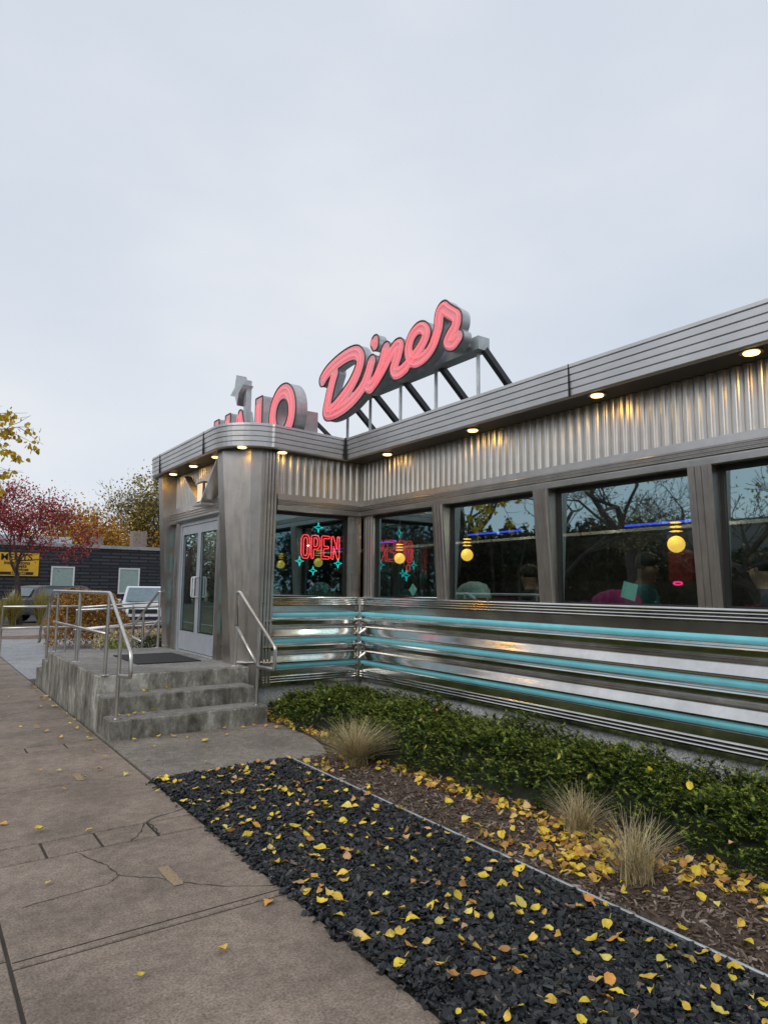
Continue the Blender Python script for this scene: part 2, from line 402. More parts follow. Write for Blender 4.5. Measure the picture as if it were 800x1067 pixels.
# ---------------------------------------------------------------- world: overcast over a Nishita sky, soft sun
w = bpy.data.worlds.new('World'); SC.world = w; w.use_nodes = True; nt = w.node_tree; bg = nt.nodes['Background']
sky = nt.nodes.new('ShaderNodeTexSky'); sky.sky_type = 'NISHITA'; sky.sun_disc = False
SE, SR = math.radians(38), math.radians(250)
sky.sun_elevation = SE; sky.sun_rotation = SR
tc = nt.nodes.new('ShaderNodeTexCoord'); mp = nt.nodes.new('ShaderNodeMapping'); mp.inputs['Scale'].default_value = (1,1,2.2)
nt.links.new(tc.outputs['Generated'], mp.inputs['Vector'])
n1 = nt.nodes.new('ShaderNodeTexNoise'); n1.inputs['Scale'].default_value = 1.5; n1.inputs['Detail'].default_value = 5; n1.inputs['Roughness'].default_value = .5
nt.links.new(mp.outputs[0], n1.inputs['Vector'])
cl = ramp(nt, n1.outputs['Fac'], [(.32, (.665,.735,.835)), (.50, (.745,.80,.885)), (.68, (.85,.885,.935))])
sc_ = nt.nodes.new('ShaderNodeVectorMath'); sc_.operation = 'SCALE'; sc_.inputs['Scale'].default_value = 9.75
nt.links.new(cl, sc_.inputs[0])
nt.links.new(mixc(nt, .93, sky.outputs['Color'], sc_.outputs[0]), bg.inputs['Color'])
bg.inputs['Strength'].default_value = .1
sd = bpy.data.lights.new('sun', 'SUN'); sd.energy = 1.1; sd.angle = math.radians(40); sd.color = (1,.96,.9)
so = bpy.data.objects.new('sun', sd); COL.objects.link(so)
sv = Vector((math.sin(SR)*math.cos(SE), math.cos(SR)*math.cos(SE), math.sin(SE)))
so.rotation_euler = sv.to_track_quat('Z', 'Y').to_euler()
SC.view_settings.view_transform = 'Standard'; SC.view_settings.look = 'None'; SC.view_settings.gamma = 1; SC.view_settings.exposure = 0
try:
    SC.cycles.use_denoising = True
    SC.cycles.max_bounces = 8; SC.cycles.transparent_max_bounces = 12
except Exception: pass

# ---------------------------------------------------------------- ground & paving
XM, YV = 5.38, 8.2
struct('ground', MB().box(-400, 400, -300, 500, -.6, -.06), 'grass')
mb = MB(); g = .008
def slab(mb, x0, x1, y0, y1, z=0.0, c=.005):
    x0 += g; x1 -= g; y0 += g; y1 -= g
    A = [(x0,y0,-.08),(x1,y0,-.08),(x1,y1,-.08),(x0,y1,-.08)]; B = [(x0,y0,z-c),(x1,y0,z-c),(x1,y1,z-c),(x0,y1,z-c)]
    C = [(x0+c,y0+c,z),(x1-c,y0+c,z),(x1-c,y1-c,z),(x0+c,y1-c,z)]
    mb.add(A+B+C, [(i, (i+1) % 4, 4+(i+1) % 4, 4+i) for i in range(4)]+[(4+i, 4+(i+1) % 4, 8+(i+1) % 4, 8+i) for i in range(4)]+[(8,9,10,11)])
ys = [-4.0,-2.6,-1.2,.35,1.8,3.31,4.5,4.78,6.02,7.31,7.55,9.0,10.5]
for i in range(len(ys)-1):
    a, b2 = ys[i], ys[i+1]
    cols = [.46, 1.745]
    if a in (4.5, 7.31): cols = [.46, .777, 1.09, 1.43, 1.745] if a == 4.5 else [.46, 1.03, 1.385, 1.745]
    for x0, x1 in zip(cols[:-1], cols[1:]): slab(mb, x0, x1, a, b2)
    slab(mb, -.85, .46, a+.09, b2+.09 if i < len(ys)-2 else b2)
y = 10.5
while y < 46: slab(mb, .46, 1.745, y, y+1.5); slab(mb, -.85, .46, y, y+1.5); y += 1.5
walk = struct('sidewalk', mb, 'walk')
mb = MB().box(-.86, 1.747, -4, 47, -.1, -.007); obj('joint_filler', mb, 'dirtjoint', walk)
# shallow second score line, cracks and paint marks (thin surface marks at their real places)
def ribbon(pts, wd, z=.003, jit=.6):
    mb = MB(); P = catmull(pts, 6); Q = []
    for i, p in enumerate(P):
        a = P[min(i+1, len(P)-1)]-P[max(i-1, 0)]; a /= np.linalg.norm(a); n = np.array([-a[1], a[0]])
        p = p + n*random.uniform(-1, 1)*wd*jit*1.6; ww = wd*random.uniform(.4, 1.2)/2
        Q += [(*(p+n*ww), z), (*(p-n*ww), z)]
    mb.add(Q, [(2*i+1, 2*i+3, 2*i+2, 2*i) for i in range(len(P)-1)]); return mb
cr = MB(); cr.box(.47,1.738,3.362,3.368,.0005,.002)
for pts, wd in (([(.94,4.47),(1.0,4.3),(1.044,4.15),(1.063,4.02)], .008), ([(1.063,4.02),(.977,3.94),(.775,3.92),(.57,3.89)], .005),
    ([(1.063,4.02),(1.15,3.93),(1.242,3.85),(1.38,3.67),(1.52,3.55),(1.735,3.42)], .006), ([(1.24,4.48),(1.33,4.6),(1.43,4.79),(1.55,4.86),(1.735,4.92)], .008),
    ([(1.43,4.79),(1.44,4.65),(1.43,4.51)], .010), ([(.8,9.0),(1.1,9.5),(1.4,9.7)], .008), ([(.5,2.0),(.9,2.2),(1.2,2.1)], .004)):
    rb = ribbon(pts, wd); cr.add(np.concatenate(rb.v), rb.f)
obj('crack', cr, 'dirtjoint', walk)
mb = MB()
for cx, cy, l, a in ((1.296,3.85,.28,.02), (1.264,6.18,.22,.0), (1.279,8.6,.24,.0)):
    q_ = [(cx+.030*sd*(1+random.uniform(-.2,.2)), cy-l/2+l*t/6+random.uniform(-.008,.008), .004) for sd, ts in ((-1, range(7)), (1, range(6, -1, -1))) for t in ts]; mb.add(q_, [tuple(range(14))])
obj('paint_mark', mb, 'yellowpaint', walk)
# pad in front of the steps
P = [(1.76,5.76),(3.40,5.73),(3.52,6.0),(3.62,6.35),(3.66,6.8),(3.64,7.30),(3.64,7.9),(1.76,7.9)]
struct('entrance_pad', MB().loft([(x,y,-.1) for x,y in P], [(x,y,.002) for x,y in P]), 'pad')
# beds
struct('mulch_bed_soil', MB().box(1.755, 2.995, -4, 5.74, -.1, -.01), 'blacksoil')
struct('planting_bed_soil', MB().box(3.0, 5.43, -4, 5.72, -.1, .0).box(3.66, 5.43, 5.72, 8.25, -.1, .0), 'soil')
# far paving beyond the steps
P = [(1.76,12.95),(12,12.95),(12,21.5),(6,21.7),(3.2,22.2),(1.76,22.8)]
struct('concrete_apron', MB().loft([(x,y,-.1) for x,y in P], [(x,y,-.004) for x,y in P]), 'apron')
struct('planting_strip', MB().box(1.76, 20, 22.2, 24.0, -.1, -.008), 'dirtstrip')
struct('garden_path', MB().box(1.76, 40, 24.0, 29.4, -.1, -.01), 'pinkpath')
struct('parking_lot', MB().box(-1, 40, 31.5, 41.9, -.1, -.02), 'asphalt')
struct('far_planting_strip', MB().box(-1, 40, 29.4, 31.4, -.1, .0), 'dirtstrip')
struct('street', MB().box(-12.5, -3.2, -120, 160, -.2, -.12), 'asphalt')
struct('kerb', MB().box(-3.2, -3.02, -120, 160, -.2, 0).box(-12.7, -12.5, -120, 160, -.2, 0), 'kerb')
struct('verge', MB().box(-3.02, -.86, -60, 60, -.15, -.015), 'grass')

# ---------------------------------------------------------------- entrance steps
LZ = .587
st_ = thing('entrance_steps', 'weathered grey concrete landing with three steps at the diner door', 'steps', (2.65, 9.8, 0))
mb = MB()
def bl(x0,x1,y0,y1,z0,z1): mb.box(x0,x1,y0,y1,z0,z1)
bl(1.776,3.60,8.04,11.30,-.05,LZ); obj('landing', mb, 'stair', st_, bevel=.012)
for i, (y0, y1, z1, xr) in enumerate(((7.37,7.70,.205,3.56),(7.705,8.035,.395,3.53))):
    mb = MB().box(1.779, xr, y0, (7.70 if i == 0 else 8.035), -.05, z1); obj('step', mb, 'stair', st_, bevel=.012)
for y0, y1, z1 in ((11.305,11.85,.44),(11.855,12.35,.26)):
    obj('step', MB().box(1.779, 3.50, y0, y1, -.05, z1), 'stair', st_, bevel=.012)
obj('landing_surface', MB().box(1.80,3.58,8.07,11.28,LZ+.001,LZ+.004), 'tread', st_)
obj('tread', MB().box(1.80,3.54,7.395,7.70,.206,.209), 'tread', st_); obj('tread', MB().box(1.80,3.51,7.73,8.035,.396,.399), 'tread', st_)
mt = obj('door_mat', MB().box(2.45,3.29,8.92,10.2,LZ+.005,LZ+.017), 'mat'); recenter(mt, (2.87,9.56,LZ+.005))
tag(mt, 'flat black rubber mat on the landing before the double doors', 'door mat')

def fillet(pts, r=.06, k=4):
    P = [np.array(p, float) for p in pts]; out = [P[0]]
    for a, b, c in zip(P[:-2], P[1:-1], P[2:]):
        d1 = (a-b); d2 = (c-b); l = min(r, np.linalg.norm(d1)*.45, np.linalg.norm(d2)*.45)
        s = b+d1/np.linalg.norm(d1)*l; e = b+d2/np.linalg.norm(d2)*l
        for j in range(k+1):
            t = j/k; out.append((1-t)**2*s+2*t*(1-t)*b+t*t*e)
    out.append(P[-1]); return out
RR = .021
def post(rail, x, y, z0, z1):
    mb = MB().tube([(x,y,z0),(x,y,z1)], RR, 12); obj('post', mb, 'rail', rail, smooth=False)
    obj('flange', MB().lathe((x,y,z0), [(.05,0),(.05,.008),(.025,.012)], 14), 'rail', rail)
X = 1.86
r1 = thing('handrail', 'long brushed steel handrail along the sidewalk edge of the landing', 'handrail', (X, 9.8, LZ), group='steel handrails on the entrance steps')
top = fillet([(X,12.9,.63),(X,12.75,.63),(X,12.75,.86),(X,11.72,1.505),(X,8.02,1.515),(X,7.02,.915),(X,6.99,.69),(X,7.44,.655)])
obj('top_rail', MB().tube(top, RR, 12), 'rail', r1, smooth=True)
obj('mid_rail', MB().tube([(X,11.5,1.03),(X,8.07,1.05)], RR*.9, 12), 'rail', r1, smooth=True)
for yy, z0, z1 in ((11.27,LZ,1.5),(9.66,LZ,1.5),(8.06,LZ,1.5),(7.46,.205,1.17),(12.0,.26,1.31)): post(r1, X, yy, z0, z1)
X = 3.46
r2 = thing('handrail', 'short brushed steel handrail right of the front steps beside the corner column', 'handrail', (X, 8.14, LZ), group='steel handrails on the entrance steps')
obj('top_rail', MB().tube(fillet([(X,8.17,1.1),(X,8.17,1.53),(X,8.08,1.53),(X,7.06,.93),(X,7.03,.90),(X,7.03,.665),(X,7.5,.655)], .04), RR, 12), 'rail', r2, smooth=True)
obj('mid_rail', MB().tube([(X,8.17,1.10),(X,7.52,.68)], RR*.9, 12), 'rail', r2, smooth=True)
for yy, z0, z1 in ((8.17,LZ,1.12),(7.49,.205,1.16)): post(r2, X, yy, z0, z1)
X = 3.40
r3 = thing('handrail', 'short dark looking handrail on the far steps beside the white car', 'handrail', (X, 11.2, LZ), group='steel handrails on the entrance steps')
obj('top_rail', MB().tube(fillet([(X,11.25,1.5),(X,11.35,1.5),(X,12.75,.88),(X,12.8,.66),(X,12.2,.62)], .05), RR, 12), 'rail', r3, smooth=True)
obj('mid_rail', MB().tube([(X,11.25,1.05),(X,12.1,.66)], RR*.9, 12), 'rail', r3, smooth=True)
for yy, z0, z1 in ((11.25,LZ,1.5),(12.15,.26,1.12)): post(r3, X, yy, z0, z1)
# ramp railings beyond
def ramp_rail(label, pts, zt, zb, posts, loc):
    t = thing('ramp_railing', label, 'railing', loc, group='ramp railings beyond the landing')
    for z, nm in ((zt, 'top_rail'), (zb, 'lower_rail')):
        obj(nm, MB().tube([(x,y,zz+z) for x,y,zz in pts], .024, 8), 'rail', t, smooth=True)
    for x, y in posts: obj('post', MB().tube([(x,y,-.02),(x,y,zt+.0)], .022, 8), 'rail', t)
    return t
ramp_rail('steel ramp railing running left across the paving before the grass clump', [(1.72,17.2,0),(3.3,17.2,.0)], 1.10, .62, ((1.72,17.2),(3.05,17.2)), (2.5,17.2,0))
ramp_rail('steel ramp railing rising right in front of the orange hedge', [(3.30,17.0,-.04),(5.6,17.0,.12)], 1.12, .62, ((3.32,17.0),(4.5,17.0),(5.5,17.0)), (4.4,17.0,0))
ramp_rail('nearer parallel ramp railing between landing and orange hedge', [(2.90,15.4,.0),(4.9,15.4,.08)], 1.07, .66, ((2.92,15.4),(4.1,15.4)), (3.8,15.4,0))

# ---------------------------------------------------------------- the diner
dn = thing('diner', 'stainless steel diner with turquoise stripes, ribbed cladding and double door vestibule', 'diner', (5.38, 6, 0))
YE = -6.0
wall = [(XM,YE),(XM,YV),(3.84,YV)]
rear = [(5.38,11.6),(5.38,17.2)]
def arc(cx, cy, r, a0, a1, n=8): return [(cx+r*math.cos(math.radians(a0+(a1-a0)*i/n)), cy+r*math.sin(math.radians(a0+(a1-a0)*i/n))) for i in range(n+1)]
# foundation
obj('foundation', MB().sweep([(XM+.06,YE),(XM+.06,YV+.06),(3.66,YV+.06)], [(0,-.2),(0,.31)]).sweep([(XM+.06,11.6),(XM+.06,17.3),(9.5,17.3)], [(0,-.2),(0,.6)]), 'foundation', dn)
# cladding profile (z, d)
def bead(z1, z0, d, n=8):
    return [(z1+(z0-z1)*(1-math.cos(PI*i/n))/2, d*math.sin(PI*i/n)) for i in range(n+1)]
pr = [(1.470,-.08),(1.470,.028),(1.462,.032)]
pr += [(1.455,.034),(1.445,.03)] + bead(1.443,1.415,.030,6) + bead(1.413,1.386,.030,6) + bead(1.384,1.357,.030,6) + [(1.352,.012),(1.275,.012),(1.272,.0)]
for k in range(3):
    zc = [1.226,.882,.548][k]
    pr += [(zc+.050,-.014),(zc+.038,-.014),(zc+.034,.0),(zc-.034,.0),(zc-.038,-.016),(zc-.052,-.014)]
    if k < 2:
        t = zc-.054
        pr += [(t,.030),(t-.007,.046),(t-.018,.056),(t-.026,.053),(t-.060,.026),(t-.088,.006),(t-.092,-.002)]
        pr += [(t-.095,.006),(t-.109,.026),(t-.114,.026),(t-.131,.002),(t-.136,-.004)]
        pr += [(t-.138,.002),(t-.160,.014),(t-.200,.038),(t-.222,.050),(t-.230,.048),(t-.236,.020),(t-.240,-.012)]
pr += [(.500,.0),(.497,.014),(.432,.014)] + bead(.430,.400,.032,6) + bead(.398,.368,.032,6) + bead(.366,.336,.032,6) + [(.334,.014),(.296,.014),(.294,-.05)]
obj('wall_cladding', MB().sweep(wall, [(d, z) for z, d in pr]), 'steel_clad', dn)
for zc in (1.226,.882,.548):
    prof = [(.002+.014*math.sin(PI*i/6), zc+.031-.062*i/6) for i in range(7)]
    obj('turquoise_stripe', MB().sweep(wall, prof), 'cyan', dn)
# upstand at the inner corner
obj('corner_trim', MB().tube([(XM-.03,YV-.03,.30),(XM-.03,YV-.03,1.46)], .035, 8), 'steel_clad', dn)
# head beam over windows
hb = [(-.10,2.640),(.070,2.640),(.080,2.650),(.082,2.700)]
for zc in (2.712,2.742,2.772):
    hb += [(.082+.016*math.sin(PI*i/5), zc+.026*i/5) for i in range(6)]
hb += [(.082,2.802),(.080,2.868),(.0,2.874)]
obj('head_beam', MB().sweep([(XM,YE),(XM,YV),(3.97,YV)], hb), 'steel', dn)
# fluted frieze: vertical corrugation
def flutes(p0, p1, z0, z1, nrm, pitch=.105, depth=.020, flare=.0):
    p0 = np.array(p0); p1 = np.array(p1); L = np.linalg.norm(p1-p0); n = int(L/pitch); mb = MB(); sec = []
    for i in range(n):
        s = i/n*L; q = L/n
        for t, d in ((0,0),(.10,.35),(.18,.85),(.26,1),(.50,1.0),(.58,.85),(.66,.35),(.76,0)): sec.append((s+t*q, d*depth))
    sec.append((L, 0)); dr = (p1-p0)/L; nr = np.array(nrm)
    V = []
    for s, d in sec:
        for z, fl in ((z0, 0), (z1, flare)): q = p0+dr*s+nr*(d+fl); V.append((q[0], q[1], z))
    mb.add(V, [(2*i, 2*i+2, 2*i+3, 2*i+1) for i in range(len(sec)-1)]); return mb
obj('frieze', flutes((XM,YE), (XM,YV), 2.87, 3.436, (-1,0)), 'steel_frieze', dn)
obj('frieze', flutes((3.95,YV), (XM,YV), 2.87, 3.436, (0,-1)), 'steel_frieze', dn)
obj('frieze', flutes((3.56,8.66), (3.56,11.14), 2.87, 3.436, (-1,0), .07, .014), 'steel_frieze', dn)
# fascia with ribbed bands
fpath = [(5.02,YE),(5.02,8.08),(3.80,7.93)] + arc(3.80,8.53,.58,-92,-180,12) + [(3.22,9.0),(3.22,11.1)] + arc(3.80,11.25,.58,180,92,12) + [(5.02,11.9),(5.02,16.6)] + arc(5.62,16.6,.60,180,92,8) + [(9.6,17.25)]
fp = [(-.02,3.434),(.012,3.436),(.022,3.445)]
for k in range(4):
    a = 3.450+k*.068; d = .024+.004*k
    fp += [(d,a),(d+.002,a+.054),(d-.014,a+.058),(d-.014,a+.063)]
fp += [(.042,3.722),(.042,3.752),(.030,3.758),(-.06,3.756)]
obj('fascia', MB().sweep(fpath, fp), 'steel_fascia', dn)
pl = [(x,y) for x,y in fpath] + [(9.6,YE)]
obj('soffit', MB().add([(x,y,3.440) for x,y in pl], [tuple(range(len(pl)))]) or (lambda: None)(), 'soffit', dn) if False else None
mb = MB(); mb.add([(x,y,3.440) for x,y in pl], [tuple(range(len(pl)))]); obj('soffit', mb, 'soffit', dn)
mb = MB(); mb.add([(x+.0,y,3.70) for x,y in pl], [tuple(range(len(pl)))]); obj('roof', mb, 'darkmetal', dn)
for (x, y, dx, dy) in ((5.02,4.02,-.044,0),(5.02,-.2,-.044,0),(3.22,10.9,-.044,0),(3.22,8.9,-.044,0)):
    obj('fascia_joint', MB().box(x-.046, x-.02, y-.004, y+.004, 3.437, 3.755), 'gasket', dn)
obj('fascia_joint', MB().box(4.965,4.99,8.015,8.035,3.437,3.76), 'gasket', dn)
# pilasters and windows on the main wall
ph = .115
cent = [2.94-1.69*2, 2.94-1.69, 2.94, 4.66, 6.33, -2.13, -3.82]
cent.sort()
def pilaster(y0, y1, top=.10):
    t = obj('pilaster', MB().loft([(XM-.012,y0,1.462),(XM-.012,y1,1.462),(XM+.10,y1,1.462),(XM+.10,y0,1.462)],
                              [(XM-top,y0,2.645),(XM-top,y1,2.645),(XM+.10,y1,2.645),(XM+.10,y0,2.645)]), 'steel_warm', dn)
    w_ = (y1-y0); mb = MB()
    for k in range(3):
        ya = y0+w_*(.16+.27*k); yb = ya+w_*.14
        mb.loft([(XM-.024,ya,1.47),(XM-.024,yb,1.47),(XM-.010,yb+.006,1.47),(XM-.010,ya-.006,1.47)],
                [(XM-top-.012,ya,2.64),(XM-top-.012,yb,2.64),(XM-top+.002,yb+.006,2.64),(XM-top+.002,ya-.006,2.64)])
    obj('flute', mb, 'steel_warm', t)
for c in cent: pilaster(c-.105, c+.105)
pilaster(7.86, 8.10, .02)
edges = [-5.2] + cent + [7.99]
wn = 0
for a, b_ in zip(edges[:-1], edges[1:]):
    if b_-a < .5: continue
    y0, y1 = a+.105, b_-.105
    if b_ == 7.99: y1 = 7.86
    fr = MB(); t_ = .03
    fr.box(XM+.03,XM+.085,y0,y0+t_,1.46,2.645).box(XM+.03,XM+.085,y1-t_,y1,1.46,2.645).box(XM+.03,XM+.085,y0+t_,y1-t_,1.46,1.485).box(XM+.03,XM+.085,y0+t_,y1-t_,2.60,2.645)
    wdw = obj('window', fr, 'gasket', dn)
    obj('pane', MB().box(XM+.052,XM+.060,y0+t_,y1-t_,1.485,2.60), 'glass', wdw)
# vestibule side wall window
fr = MB().box(3.95,3.98,YV+.03,YV+.09,1.46,2.65).box(5.11,5.14,YV+.03,YV+.09,1.46,2.65).box(3.98,5.11,YV+.03,YV+.09,1.46,1.485).box(3.98,5.11,YV+.03,YV+.09,2.60,2.65)
wdw = obj('window', fr, 'gasket', dn); obj('pane', MB().box(3.98,5.11,YV+.052,YV+.060,1.485,2.60), 'glass', wdw)
mb = MB().box(5.14,5.37,YV-.012,YV+.10,1.462,2.645)
pz = obj('pilaster', mb, 'steel', dn); fl = MB()
for k in range(3): fl.box(5.15+.072*k, 5.185+.072*k, YV-.030, YV-.010, 1.47, 2.64)
obj('flute', fl, 'steel', pz)
# tapered corner columns
def column(mir):
    fy = (lambda y: 19.8-y) if mir else (lambda y: y)
    bot = [(3.52,8.66),(3.52,8.40),(3.675,8.248),(3.775,8.20),(3.86,8.20),(3.86,8.66)]
    tp = [(3.30,8.66),(3.30,8.47),(3.59,8.186),(3.72,8.124),(3.86,8.124),(3.86,8.66)]
    z0 = .30 if not mir else .5
    A = [(x, fy(y), z0) for x, y in bot]; B = [(x, fy(y), 3.438) for x, y in tp]
    if mir: A = A[::-1]; B = B[::-1]
    c = obj('corner_column', MB().loft(A[::-1], B[::-1]), 'steel_warm', dn)
    fl = MB()
    for k in range(4):
        xa = 3.775+.047*k
        fl.loft([(xa,fy(8.165),z0),(xa+.03,fy(8.165),z0),(xa+.03,fy(8.2),z0),(xa,fy(8.2),z0)], [(xa,fy(8.09),3.43),(xa+.03,fy(8.09),3.43),(xa+.03,fy(8.16),3.43),(xa,fy(8.16),3.43)])
    obj('flute', fl, 'steel', c)
    obj('base_trim', MB().tube([(3.53,fy(8.68),LZ+.03),(3.52,fy(8.43),LZ+.03),(3.64,fy(8.215),LZ+.03),(3.84,fy(8.165),LZ+.03)], .018, 6), 'steel', c)
column(False); column(True)
fl = MB().loft([(3.86,8.185,.30),(3.965,8.185,.30),(3.965,8.26,.30),(3.86,8.26,.30)], [(3.86,8.13,3.43),(3.965,8.13,3.43),(3.965,8.26,3.43),(3.86,8.26,3.43)])
obj('fluted_post', fl, 'steel', dn)
# vestibule back / far walls
obj('side_wall', MB().box(3.6,5.38,11.56,11.60,.0,3.43).box(5.40,5.44,11.6,17.2,0,3.43).box(5.44,9.5,17.2,17.24,0,3.43), 'steel', dn)
# entrance: sidelights, door frame, doors
for mir in (False, True):
    fy = (lambda y: 19.8-y) if mir else (lambda y: y)
    def bx(mb, x0, x1, ya, yb, z0, z1): a, b2 = sorted((fy(ya), fy(yb))); mb.box(x0, x1, a, b2, z0, z1); return mb
    s_ = obj('sidelight', bx(MB(), 3.575,3.62,8.66,8.92,LZ,2.70), 'steel', dn)
    mb = MB()
    for z0, z1 in ((.95,1.25),(1.35,1.72),(1.82,2.15),(2.25,2.55)): bx(mb, 3.562,3.577,8.72,8.86,z0,z1)
    obj('panel', mb, 'cyanpanel', s_)
    mb = MB()
    for k in range(4): bx(mb, 3.558,3.577,8.70,8.88,.66+.045*k,.682+.045*k)
    obj('rib', mb, 'steel_clad', s_)
    obj('jamb', bx(MB(), 3.50,3.60,8.92,9.06,LZ,2.66), 'steel_warm', dn)
hb2 = [(-.02,2.62),(.075,2.62),(.08,2.65)]
for zc in (2.68,2.72,2.76): hb2 += [(.08+.014*math.sin(PI*i/5), zc+.034*i/5) for i in range(6)]
hb2 += [(.08,2.80),(.076,2.868),(0,2.874)]
obj('head_beam', MB().sweep([(3.56,8.66),(3.56,11.14)], hb2), 'steel', dn)
df = obj('door_frame', MB().box(3.53,3.60,9.06,9.11,LZ,2.62).box(3.53,3.60,10.69,10.74,LZ,2.62).box(3.53,3.60,9.11,10.69,2.56,2.62).box(3.52,3.60,9.11,10.69,LZ,LZ+.02), 'alu', dn)
for y0, y1, hy in ((9.115,9.897,9.82),(9.903,10.685,9.98)):
    z0, z1 = LZ+.03, 2.555; a = .085
    d = obj('entrance_door', MB().box(3.545,3.59,y0,y0+a,z0,z1).box(3.545,3.59,y1-a,y1,z0,z1).box(3.545,3.59,y0+a,y1-a,z0,z0+.30).box(3.545,3.59,y0+a,y1-a,z1-.14,z1), 'alu', dn, bevel=.003)
    obj('pane', MB().box(3.563,3.571,y0+a,y1-a,z0+.30,z1-.14), 'doorglass', d)
    obj('gasket', MB().box(3.541,3.546,y0+a-.006,y0+a+.008,z0+.30,z1-.14).box(3.541,3.546,y1-a-.008,y1-a+.006,z0+.30,z1-.14).box(3.541,3.546,y0+a,y1-a,z1-.148,z1-.136).box(3.541,3.546,y0+a,y1-a,z0+.294,z0+.306), 'gasket', d)
    if hy < 9.9: pts = [(3.545,9.85,1.44),(3.47,9.85,1.44),(3.47,9.85,1.74),(3.545,9.85,1.74)]
    else: pts = [(3.545,9.95,1.44),(3.47,9.95,1.44),(3.47,9.95,1.74),(3.545,9.95,1.74)]
    obj('handle', MB().tube(fillet(pts, .03), .012, 10), 'white', d, smooth=True)
# V shaped lamp bracket above the doors
vb = MB()
vb.beam((3.43,9.32,2.80),(3.43,8.72,3.36),.22,.022,(0,-.55,.83)).beam((3.45,9.60,2.84),(3.45,10.30,3.33),.12,.02,(0,.55,.83)).box(3.31,3.55,9.24,9.62,2.775,2.805)
br_ = obj('lamp_bracket', vb, 'steel_fascia', dn)
obj('lamp_box', MB().box(3.36,3.54,9.32,9.56,2.81,3.13), 'darkmetal', br_)
obj('plaque', MB().box(3.351,3.360,9.345,9.535,2.84,3.10).box(3.39,3.52,9.312,9.32,2.84,3.10), 'plaque', br_)
# downlights
proto = None
for x, y in ((3.42,8.10),(3.40,8.96),(3.39,9.87),(3.38,10.80),(4.00,8.08),(5.20,7.30),(5.17,5.56),(5.14,3.82),(5.13,2.40),(5.13,.9),(5.13,-.7)):
    d = obj('downlight', MB().lathe((0,0,0), [(.085,-.010),(.085,0),(.06,.002)], 20), 'steel', local=True)
    d.parent = dn; d.location = (x-5.38, y-6, 3.438)
    obj('lens', MB().lathe((0,0,0), [(.054,-.020),(.060,-.012),(.060,-.011)], 20), 'downlens', d, local=True)
    ld = bpy.data.lights.new('bulb', 'SPOT'); ld.energy = 3.8; ld.color = (1.0,.50,.06); ld.shadow_soft_size = .05; ld.spot_size = 2.9; ld.spot_blend = .5
    lo = bpy.data.objects.new('bulb', ld); COL.objects.link(lo); lo.parent = d; lo.location = (0,0,-.035)
# interior
obj('interior_floor', MB().box(3.62,9.4,8.3,11.5,.50,.55).box(5.46,9.4,-5.9,8.3,.50,.55).box(5.46,9.4,11.5,17,.50,.55), 'interfloor', dn)
obj('interior_ceiling', MB().box(3.62,9.4,8.3,11.5,3.0,3.04).box(5.46,9.4,-5.9,8.3,3.0,3.04).box(5.46,9.4,11.5,17,3.0,3.04), 'interwall', dn)
obj('interior_wall', MB().box(9.4,9.45,-6,17.2,0,3.4).box(5.46,9.4,YE,YE+.05,0,3.4).box(5.44,5.46,YE,8.2,.3,1.46), 'interwall', dn)
for a_, b_, z_ in ((3.9,5.2,2.44),(7.0,8.2,2.50),(10.2,11.2,2.5)): obj('cove_light', MB().tube([(7.5,a_,z_),(7.5,b_,z_)], .014, 8), 'neonblue', dn)
obj('cove_shelf', MB().box(7.52,7.9,-5,16.5,2.36,2.40), 'table', dn)
obj('red_menu_board', MB().box(7.4,7.44,4.25,4.55,1.72,2.08), 'redboard', dn)
for y in (2.45,4.20,5.93,7.67,9.42):
    t = thing('pendant_lamp', {2.45:'warm yellow globe pendant glowing behind the rightmost window', 4.20:'warm yellow globe pendant above the man in the teal hoodie', 5.93:'warm yellow globe pendant hidden behind a window pilaster', 7.67:'warm yellow globe pendant in the second main window', 9.42:'warm yellow globe pendant glowing low in the first main window', 11.2:'warm yellow globe pendant level with the far entrance column', 12.9:'warm yellow globe pendant next to last towards the far end of the diner', 14.6:'warm yellow globe pendant farthest towards the far end of the diner'}[y], 'pendant lamp', (7.0,y,2.13), group='globe pendants inside the diner')
    bpy_s = MB().lathe((7.0,y,2.13), [(.001,-.095)]+[(.095*math.cos(a), .095*math.sin(a)) for a in np.linspace(-1.35,1.35,10)]+[(.001,.095)], 20)
    obj('globe', bpy_s, 'globe', t, smooth=True); obj('cord', MB().tube([(7.0,y,2.23),(7.0,y,3.0)], .008, 6), 'darkmetal', t)
    ld = bpy.data.lights.new('pendant_bulb', 'POINT'); ld.energy = 9; ld.color = (1.0,.82,.6); ld.shadow_soft_size = .004
    lo = bpy.data.objects.new('pendant_bulb', ld); COL.objects.link(lo); lo.parent = t; lo.location = (-.25,0,.35)
    obj('lit_collar', MB().lathe((7.0,y,2.27), [(.05,0),(.075,.006),(.05,.012)], 14).lathe((7.0,y,2.32), [(.05,0),(.07,.006),(.05,.012)], 14).lathe((7.0,y,2.37), [(.05,0),(.065,.006),(.05,.012)], 14), 'globe', t)
    ld = bpy.data.lights.new('added_fill', 'POINT'); ld.energy = 15; ld.color = (1.0,.86,.68); ld.shadow_soft_size = .004  # fixtureless point light, added to brighten the seated people
    lo = bpy.data.objects.new('added_fill', ld); COL.objects.link(lo); lo.parent = t; lo.location = (-1.25,-.75,.80)
